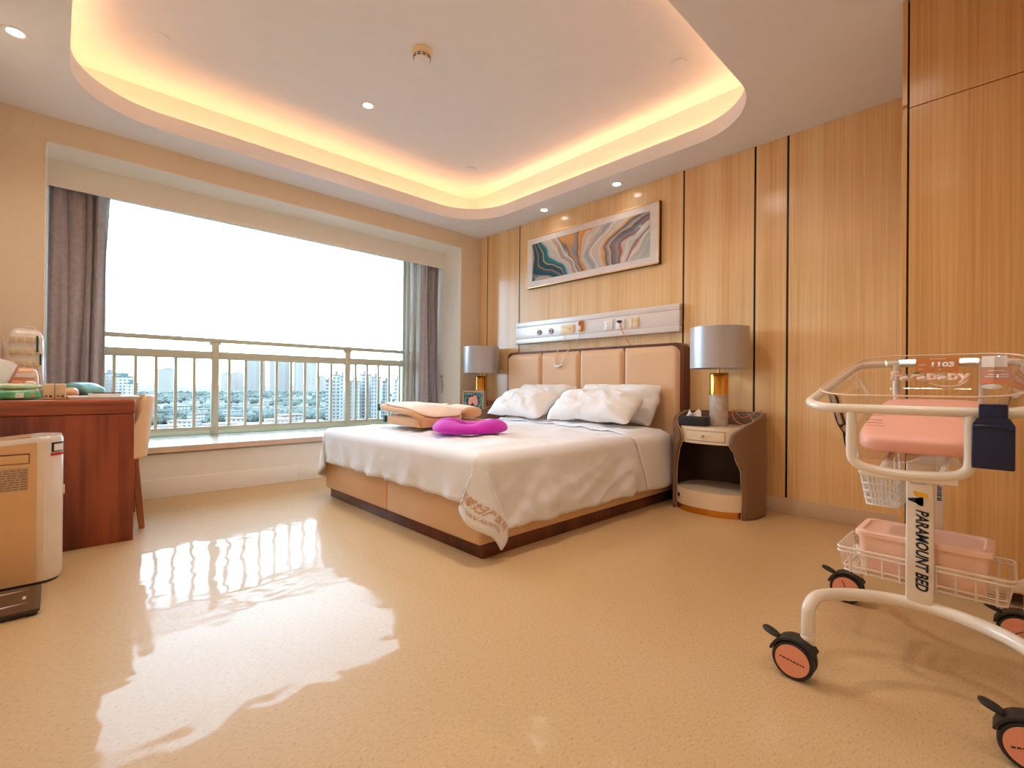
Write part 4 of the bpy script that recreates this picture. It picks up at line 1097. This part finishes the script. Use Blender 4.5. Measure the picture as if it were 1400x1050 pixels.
for y0, y1, t in ((.020, -.026, .013), (.052, .030, .036), (.052, .040, .052), (-.004, -.014, .054)):
    y = y0
    while y > y1: l_ = min(y-y1, .004); box(b, 2.433-.28*t-.0068, 2.433-.28*t-.0060, YC+y-l_*.8, YC+y, zr(2.44)+.034-t-.002, zr(2.44)+.034-t+.001); y -= .005
obj('room_card_lines', b, M['white_ink'], nc, smooth=0)
wtext('tub_lettering', 'Farababy', YC+.137, .094, .050, M['pale_pink_ink'], .001, width=.232, offset=.0022)
b = B(); P = [(2.433-.28*t-.0015, YC+y, zr(2.44)+.034-t) for y, t in ((.02, .106), (-.01, .116), (-.04, .118), (-.07, .110), (-.088, .092))]; tube(b, spline(P, 6), lambda u: .0012+.0012*math.sin(PI*u), n=6); obj('lettering_smile', b, M['pale_pink_ink'], tub)
b = B(); prism(b, [(2.433-.28*t-.0018, YC+y, zr(2.44)+.034-t) for y, t in ((.070, .070), (.058, .061), (.044, .063), (.054, .070))], (-.0008, 0, 0)); obj('lettering_leaf', b, M['green_ink'], tub, smooth=0)
wcard('white_card', YC-.122, YC-.186, .008, .048, M['paper'], .004)
rc = wcard('rose_card', YC-.118, YC-.200, .050, .096, M['card_pink'], .004)
b = B()
for y0, y1, t in ((-.140, -.180, .060), (-.138, -.19, .074), (-.13, -.19, .082)): box(b, 2.433-.28*t-.0062, 2.433-.28*t-.0054, YC+y1, YC+y0, zr(2.44)+.034-t-.0025, zr(2.44)+.034-t+.0005)
obj('rose_card_lines', b, M['white_ink'], rc, smooth=0)
wcard('coral_stripe', YC-.118, YC-.19, .097, .106, M['coral'], .004)
b = B(); prism(b, [(2.433-.28*.12-.006, YC-.148+.026*math.cos(2*PI*i/20), zr(2.44)+.034-.118+.009*math.sin(2*PI*i/20)) for i in range(20)], (-.001, 0, 0)); obj('white_sticker', b, M['paper'], tub, smooth=0)
# instruction label on the near wall
b = B(); xn = lambda t: 1.703+.28*t
for t0, t1, y0, y1 in ((.058, .0588, .10, .055), (.089, .0898, .10, .055), (.072, .0732, .098, .060), (.080, .0812, .098, .060)):
    prism(b, [(xn(t0), YC+y0, zr(1.7)+.034-t0), (xn(t0), YC+y1, zr(1.7)+.034-t0), (xn(t1), YC+y1, zr(1.7)+.034-t1), (xn(t1), YC+y0, zr(1.7)+.034-t1)], (-.0006, 0, 0))
obj('instruction_print', b, M['dark_seam'], tub, smooth=0)

b = B()
superell(b, (0, 0, 0), (.275, .143, .032), (6, 5), 48, 16, lambda q: Vector((q.x, q.y, q.z+q.x*.199)))
o = obj('bassinet_mattress', b, M['pink_mattress'], smooth=60); o.location = (2.065, YC, zr(2.065)+.034-.168); tag(o, 'pink vinyl mattress lying in the clear bassinet tub', 'mattress')
nb = thing('navy_holder', 'dark navy plastic bottle holder hung on the near rail of the bassinet', 'holder', (1.64, .03, .7))
b = B(); box(b, 1.608, 1.652, -.008, .066, .690, .797, .004, 3)
prism(b, [(1.610, -.008, .794), (1.610, .066, .794), (1.610, .056, .812), (1.610, .002, .812)], (.040, 0, 0)); obj('box', b, M['navy'], nb)
b = B(); box(b, 1.6105, 1.650, .004, .054, .808, .842, .004, 2); box(b, 1.6105, 1.690, .004, .054, .8395, .845, .003, 2); obj('hook', b, M['navy'], nb)
b = B(); tube(b, spline([(1.6065, .064, .787), (1.604, .05, .792), (1.603, .03, .793), (1.604, .01, .790), (1.6065, -.006, .785)], 6), .0025); obj('lip', b, M['navy'], nb)

# wire basket under the tub
wb = bs
BX0, BX1, BY0, BY1, BT, BB = 1.905, 2.140, -.006, .396, .352, .276
b = B()
for dz, k in ((0, 0), (-.013, 0.0)): tube(b, [(x, y, BT+dz) for x, y in rrect(BX0-.006, BX1+.006, BY0-.006, BY1+.006, .02, 5)], .0036, closed=True, n=8)
tube(b, [(x, y, BB+.0) for x, y in rrect(BX0+.008, BX1-.008, BY0+.012, BY1-.012, .015, 5)], .003, closed=True, n=8)
tube(b, [(x, y, BB+.016) for x, y in rrect(BX0+.006, BX1-.006, BY0+.010, BY1-.010, .015, 5)], .003, closed=True, n=8)
def uw(p0, p1, p2, p3): tube(b, [p0, p1, p2, p3], .0028, n=6)
for k in range(9):
    y = BY0+.03+(BY1-BY0-.06)*k/8
    uw((BX0-.004, y, BT), (BX0+.006, y, BB-.003), (BX1-.006, y, BB-.003), (BX1+.004, y, BT))
for k in range(9):
    x = BX0+.02+(BX1-BX0-.04)*k/8
    uw((x, BY0-.004, BT), (x, BY0+.009, BB-.003), (x, BY1-.009, BB-.003), (x, BY1+.004, BT))
obj('wire_basket', b, M['enamel'], bs)
pbx = thing('storage_box', 'pink lidded plastic box sitting in the wire basket of the bassinet trolley', 'box', (2.02, .19, .28))
b = B(); L0 = None
for ins, z in ((.014, BB+.004), (.010, BB+.008), (.004, .402)):
    L1 = [b.verts.new((x, y, z)) for x, y in rrect(1.915+ins, 2.118-ins, .035+ins, .352-ins, .02, 6)]
    if L0: [b.faces.new((L0[i], L0[(i+1) % len(L0)], L1[(i+1) % len(L1)], L1[i])) for i in range(len(L0))]
    else: b.faces.new(L1)
    L0 = L1
b.faces.new(L0); obj('box', b, M['pink_box'], pbx)
b = B(); L0 = None
for ins, z in ((0, .400), (0, .412), (.004, .416), (.018, .417), (.024, .411), (.03, .411)):
    L1 = [b.verts.new((x, y, z)) for x, y in rrect(1.911+ins, 2.122-ins, .030+ins, .357-ins, .024, 6)]
    if L0: [b.faces.new((L0[i], L0[(i+1) % len(L0)], L1[(i+1) % len(L1)], L1[i])) for i in range(len(L0))]
    else: b.faces.new(L1)
    L0 = L1
b.faces.new(L0); obj('lid', b, M['pink_box'], pbx)
# small slotted plastic basket hooked under the tub
sb = thing('small_basket', 'small white slotted plastic basket hooked under the bassinet tub', 'basket', (2.0, .30, .52))
b = B()
def bk(u, z_):  # tapering ring
    k = (z_-.50)/.10
    return rrect(1.935-.012*k, 2.075+.012*k, .245-.002*k, .330+.016*k, .02, 4)
for z_ in (.502, .522, .546, .570):
    tube(b, [(x, y, z_) for x, y in bk(0, z_)], .0035, closed=True, n=6)
tube(b, [(x, y, .598+.06*(y-.25)) for x, y in bk(0, .60)], .006, closed=True, n=8)
lo, hi = bk(0, .502), bk(0, .598); n = len(lo)
for (xa, ya), (xb, yb) in ((lo[i], hi[i]) for i in range(2, n, 5)): tube(b, [(xa, ya, .502), (xb, yb, .598)], .0032, n=6)
for f_ in frange(0.03, .97, 5):
    for (i, j) in ((4, 5), (9, 10), (14, 15), (19, 0)):
        A, C_ = [tuple(lo[i][q]+(lo[j][q]-lo[i][q])*f_ for q in (0, 1)) for _ in (0,)][0], tuple(hi[i][q]+(hi[j][q]-hi[i][q])*f_ for q in (0, 1))
        tube(b, [(A[0], A[1], .502), (C_[0], C_[1], .598)], .0032, n=6)
prism(b, [(x, y, .499) for x, y in lo], (0, 0, .004))
tube(b, [(1.96, .255, .60), (1.96, .258, .66)], .004); tube(b, [(2.05, .255, .60), (2.05, .258, .68)], .004)
obj('basket', b, M['white_plastic'], sb)

# ------------------------------------------------------------------ the town outside, far below the window
GZ = -36.0
def facade(name, wall, glass, sx, sz):
    m, nt, p, N, L = base_mat(name)
    tc = N.new('ShaderNodeTexCoord'); s = N.new('ShaderNodeSeparateXYZ'); L.new(tc.outputs['Object'], s.inputs[0])
    a = N.new('ShaderNodeMath'); a.operation = 'ADD'; L.new(s.outputs['X'], a.inputs[0]); L.new(s.outputs['Y'], a.inputs[1])
    c = N.new('ShaderNodeCombineXYZ'); L.new(a.outputs[0], c.inputs['X']); L.new(s.outputs['Z'], c.inputs['Y'])
    b_ = N.new('ShaderNodeTexBrick'); b_.offset = 0; b_.inputs['Scale'].default_value = 1
    b_.inputs['Brick Width'].default_value = sx; b_.inputs['Row Height'].default_value = sz; b_.inputs['Mortar Size'].default_value = min(sx, sz)*.24
    b_.inputs['Color1'].default_value = glass; b_.inputs['Color2'].default_value = tuple(x*.8 for x in glass[:3])+(1,); b_.inputs['Mortar'].default_value = wall
    L.new(c.outputs[0], b_.inputs['Vector']); L.new(b_.outputs['Color'], p.inputs['Base Color']); p.inputs['Roughness'].default_value = .6
    return m
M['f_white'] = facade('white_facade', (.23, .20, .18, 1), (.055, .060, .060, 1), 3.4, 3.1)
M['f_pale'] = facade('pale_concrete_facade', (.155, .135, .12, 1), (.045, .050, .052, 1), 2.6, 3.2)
M['f_tower'] = facade('hazed_glass_tower', (.170, .142, .122, 1), (.135, .118, .104, 1), 4, 3.6)  # distance haze put into the colour: low contrast between wall and glass
M['f_faint'] = facade('hazed_tower', (.19, .155, .13, 1), (.165, .14, .12, 1), 5, 4)  # paler still, with more distance haze in its base colour
M['roof_grey'] = mat('grey_roof', (.09, .08, .075, 1), .8, var=.2, scale=.2)
M['roof_pink'] = mat('pink_roof', (.15, .095, .08, 1), .8, var=.15, scale=.2)
M['roof_teal'] = mat('teal_roof', (.03, .05, .052, 1), .7)
M['tree'] = mat('tree_leaves', (.036, .044, .035, 1), .9, var=.7, scale=.5)
m, nt, p, N, L = base_mat('town_ground')
tc = N.new('ShaderNodeTexCoord'); nz = N.new('ShaderNodeTexNoise'); nz.inputs['Scale'].default_value = .012; nz.inputs['Detail'].default_value = 6; L.new(tc.outputs['Object'], nz.inputs['Vector'])
r_ = ramp(N, [(.40, (.028, .034, .027, 1)), (.52, (.055, .052, .046, 1)), (.6, (.085, .075, .065, 1))]); L.new(nz.outputs['Fac'], r_.inputs[0]); L.new(r_.outputs[0], p.inputs['Base Color']); p.inputs['Roughness'].default_value = .95
b = B(); box(b, -4500, 6500, 30, 9000, GZ-1, GZ); struct('ground_outside', b, m, smooth=0)
YAW = math.radians(46.288)
def spot_at(u, D):
    az = YAW-math.atan((u-700)/652.16); return Vector((D*math.cos(az), D*math.sin(az), GZ)), az
def building(label, u, D, wd, dp, h, m_, roof=None, group=None, turn=.3, name='building'):
    pos, az = spot_at(u, D)
    t = thing(name, label, 'building', pos, group); t.rotation_euler.z = az+turn
    b = B(); box(b, -dp/2, dp/2, -wd/2, wd/2, 0, h); obj('walls', b, m_, t, local=True, smooth=0)
    b = B(); box(b, -dp/2-.4, dp/2+.4, -wd/2-.4, wd/2+.4, h, h+1.1)
    if h > 20: box(b, -dp*.2, dp*.2, -wd*.22, wd*.18, h+1.1, h+4.2)
    obj('roof', b, roof or M['roof_grey'], t, local=True, smooth=0)
    return t
def px_h(ytop, D): return (530-ytop)/652.16*D*1.05+36.9
# distant towers behind the trees
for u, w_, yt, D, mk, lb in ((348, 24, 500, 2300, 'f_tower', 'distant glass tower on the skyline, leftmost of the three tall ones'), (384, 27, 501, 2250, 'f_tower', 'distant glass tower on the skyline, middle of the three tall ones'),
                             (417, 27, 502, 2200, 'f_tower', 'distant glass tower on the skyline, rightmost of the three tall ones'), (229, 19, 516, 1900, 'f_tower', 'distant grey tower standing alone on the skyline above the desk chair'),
                             (311, 15, 519, 2600, 'f_faint', 'faint hazy tower on the skyline just left of the first glass tower'), (326, 11, 518, 2700, 'f_faint', 'faint hazy tower touching the left side of the first glass tower'),
                             (440, 10, 521, 2500, 'f_faint', 'faint hazy tower on the skyline right of the glass towers')):
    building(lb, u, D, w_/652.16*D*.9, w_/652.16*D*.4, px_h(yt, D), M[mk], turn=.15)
# apartment blocks nearer by, at the right of the view
blocks = [(450.5, 9, 526, 470, 'f_white'), (460, 9, 520, 455, 'f_white'), (468, 7, 521.5, 434, 'f_pale'), (485, 14, 527, 440, 'f_pale'), (500, 14, 519, 460, 'f_white'), (514.5, 13, 522, 440, 'f_pale'), (528, 10, 527, 455, 'f_white'), (544, 9, 525, 445, 'f_white'), (556, 9, 524, 470, 'f_pale')]
for k, (u, w_, yt, D, mk) in enumerate(blocks):
    building('pale apartment block in the row of blocks outside the right part of the window', u, D, w_/652.16*D*.96, 14, px_h(yt, D), M[mk], group='apartment blocks outside the window', turn=.0)
# buildings at the left and in the foreground of the view
building('white building with teal roof outside, beyond the end of the desk', 169, 620, 15, 12, px_h(525, 620), M['f_white'], M['roof_teal'])
building('small white building with teal windows outside, right of the teal roofed one', 180, 600, 8, 10, px_h(532, 600), M['f_white'], M['roof_teal'])
building('bluish office block outside, just beside the left mauve curtain', 151, 640, 14, 14, px_h(522, 640), M['f_tower'])
rnd = random.Random(21)
for k in range(10):
    u = 202+k*25+rnd.uniform(-5, 5); D = 390+(k % 3)*42+rnd.uniform(0, 12)
    building('low white building with flat roof below the window, seen between the balusters', u, D, rnd.uniform(11, 22), rnd.uniform(10, 16), rnd.uniform(4, 8), M['f_white'], M['roof_pink'] if k % 3 else M['roof_grey'], 'low buildings below the window', rnd.uniform(-.5, .5))
hs = building('small white house among the trees far outside', 250, 700, 14, 11, 8, M['f_white'], M['roof_grey'], 'white houses among the trees', .2, 'house')
solid = [(o.location.x, o.location.y, 26) for o in COL.objects if o.parent is None and o.get('category') == 'building']
def free(pos, r): return all((pos.x-x)**2+(pos.y-y)**2 > (r+q)**2 for x, y, q in solid)
for k in range(150):
    u = rnd.uniform(150, 452); D = 520*math.exp(rnd.uniform(0, 1.25)); pos, az = spot_at(u, D)
    if not free(pos, 11): continue
    solid.append((pos.x, pos.y, 11))
    c = copy_tree(hs); c.location = pos; c.rotation_euler.z = rnd.uniform(0, PI); s_ = rnd.uniform(.5, .95); c.scale = (s_, s_*rnd.uniform(.8, 1.3), s_*rnd.uniform(.7, 1.3))
# tree canopy: nobody could count it
rnd = random.Random(5); b = B()
bmesh.ops.create_icosphere(b, subdivisions=2, radius=1); b.verts.index_update()
IV, IF = [v.co.copy() for v in b.verts], [[v.index for v in f.verts] for f in b.faces]; b.free()
TV, TF = [], []
for k in range(4000):
    u = rnd.uniform(140, 460) if k < 2600 else rnd.uniform(-500, 660); D = 470*math.exp(rnd.uniform(0, 1.5))
    pos, az = spot_at(u, D)
    if noise.noise((pos.x*.006, pos.y*.004, 2)) < -.10 and D < 1300: continue
    r = rnd.uniform(2.6, 5.6)
    if not free(pos, r*1.35+1): continue
    o0 = len(TV); cz = pos+Vector((0, 0, r*.7)); sd = rnd.uniform(0, 90); hz_ = rnd.uniform(.8, 1.25)
    for v in IV:
        k_ = 1+.35*noise.noise(v*2.2+Vector((sd, 0, 0))); TV.append(cz+Vector((v.x*r*k_, v.y*r*k_, v.z*r*k_*hz_)))
    TF += [[o0+i for i in f] for f in IF]
tm_ = bpy.data.meshes.new('trees'); tm_.from_pydata(TV, [], TF); tm_.materials.append(M['tree'])
tr_ = bpy.data.objects.new('trees', tm_); COL.objects.link(tr_)
tag(tr_, 'mass of green treetops spread through the town outside', 'trees', kind='stuff')

# ------------------------------------------------------------------ camera
import math as _m
cam = bpy.data.cameras.new('camera'); co = bpy.data.objects.new('camera', cam); COL.objects.link(co)
r_, d_, f_ = Vector((0.72277227, -0.6910289, 0.00890543)), Vector((0.0085592, -0.00393425, -0.99995563)), Vector((0.69103327, 0.72281643, 0.00307109))
mw = Matrix((( r_.x, -d_.x, -f_.x, 0), (r_.y, -d_.y, -f_.y, 0), (r_.z, -d_.z, -f_.z, .88), (0, 0, 0, 1)))
co.matrix_world = mw
cam.sensor_width = 36; cam.sensor_fit = 'HORIZONTAL'; cam.lens = 652.16/1400*36; cam.clip_start = .05; cam.clip_end = 12000
S.camera = co

# ------------------------------------------------------------------ light
wd = bpy.data.worlds.new('overcast_sky'); S.world = wd; wd.use_nodes = True
bg = wd.node_tree.nodes['Background']; bg.inputs['Color'].default_value = (.54, .78, 1.0, 1); bg.inputs['Strength'].default_value = 8.0

def area(name, loc, size, power, color, rot, portal=False):
    l = bpy.data.lights.new(name, 'AREA'); l.shape = 'RECTANGLE'; l.size, l.size_y = size; l.energy = power; l.color = color
    o = bpy.data.objects.new(name, l); COL.objects.link(o); o.location = loc; o.rotation_euler = rot
    if portal: l.cycles.is_portal = True
    return o
# daylight enters through the window opening
area('window_portal', (1.686, 5.33, 1.43), (3.4, 2.1), 1, (1, 1, 1), (-PI/2, 0, 0), True)
# LED strips lying in the cove trough, shining up
WARM = (1.0, .46, .18); CP = 3.8
zc_ = ZC+.045
for nm, loc, sz in (('cove_strip', ((TX0+TX1)/2, (TY1+CY1)/2+.02, zc_), (3.3, .05)), ('cove_strip', ((TX0+TX1)/2, (TY0+CY0)/2-.02, zc_), (3.3, .05)),
                    ('cove_strip', ((TX0+CX0)/2, (TY0+TY1)/2, zc_), (.05, 3.0)), ('cove_strip', ((TX1+CX1)/2, (TY0+TY1)/2, zc_), (.05, 3.0))):
    area(nm, loc, sz, CP, WARM, (PI, 0, 0))
def spot(x, y, z, power, size=100, color=(1, .91, .80)):
    l = bpy.data.lights.new('downlight_and_fill', 'SPOT'); l.energy = power; l.spot_size = math.radians(size); l.spot_blend = .8; l.color = color; l.shadow_soft_size = .12
    o = bpy.data.objects.new('downlight_and_fill', l); COL.objects.link(o); o.location = (x, y, z-.012)
for x, y, z, pw in ((-.165, 3.521, ZC, 8), (3.561, 3.275, ZC, .7), (3.551, 2.405, ZC, .7), (1.716, 3.427, ZU, 12), (1.7, 1.8, ZU, 24), (.5, .4, ZC, 14), (2.0, .4, ZC, 4), (1.2, -.9, ZC, 8)):  # spots without a ceiling fitting are unseen fill lamps, added to brighten the room
    spot(x, y, z, pw*2.2, 150)

S.view_settings.view_transform = 'Standard'; S.view_settings.look = 'None'; S.view_settings.gamma = 1
S.view_settings.use_curve_mapping = False; S.view_settings.exposure = 0.77
S.cycles.max_bounces = 10; S.cycles.transparent_max_bounces = 24; S.cycles.diffuse_bounces = 6
S.cycles.sample_clamp_indirect = 6
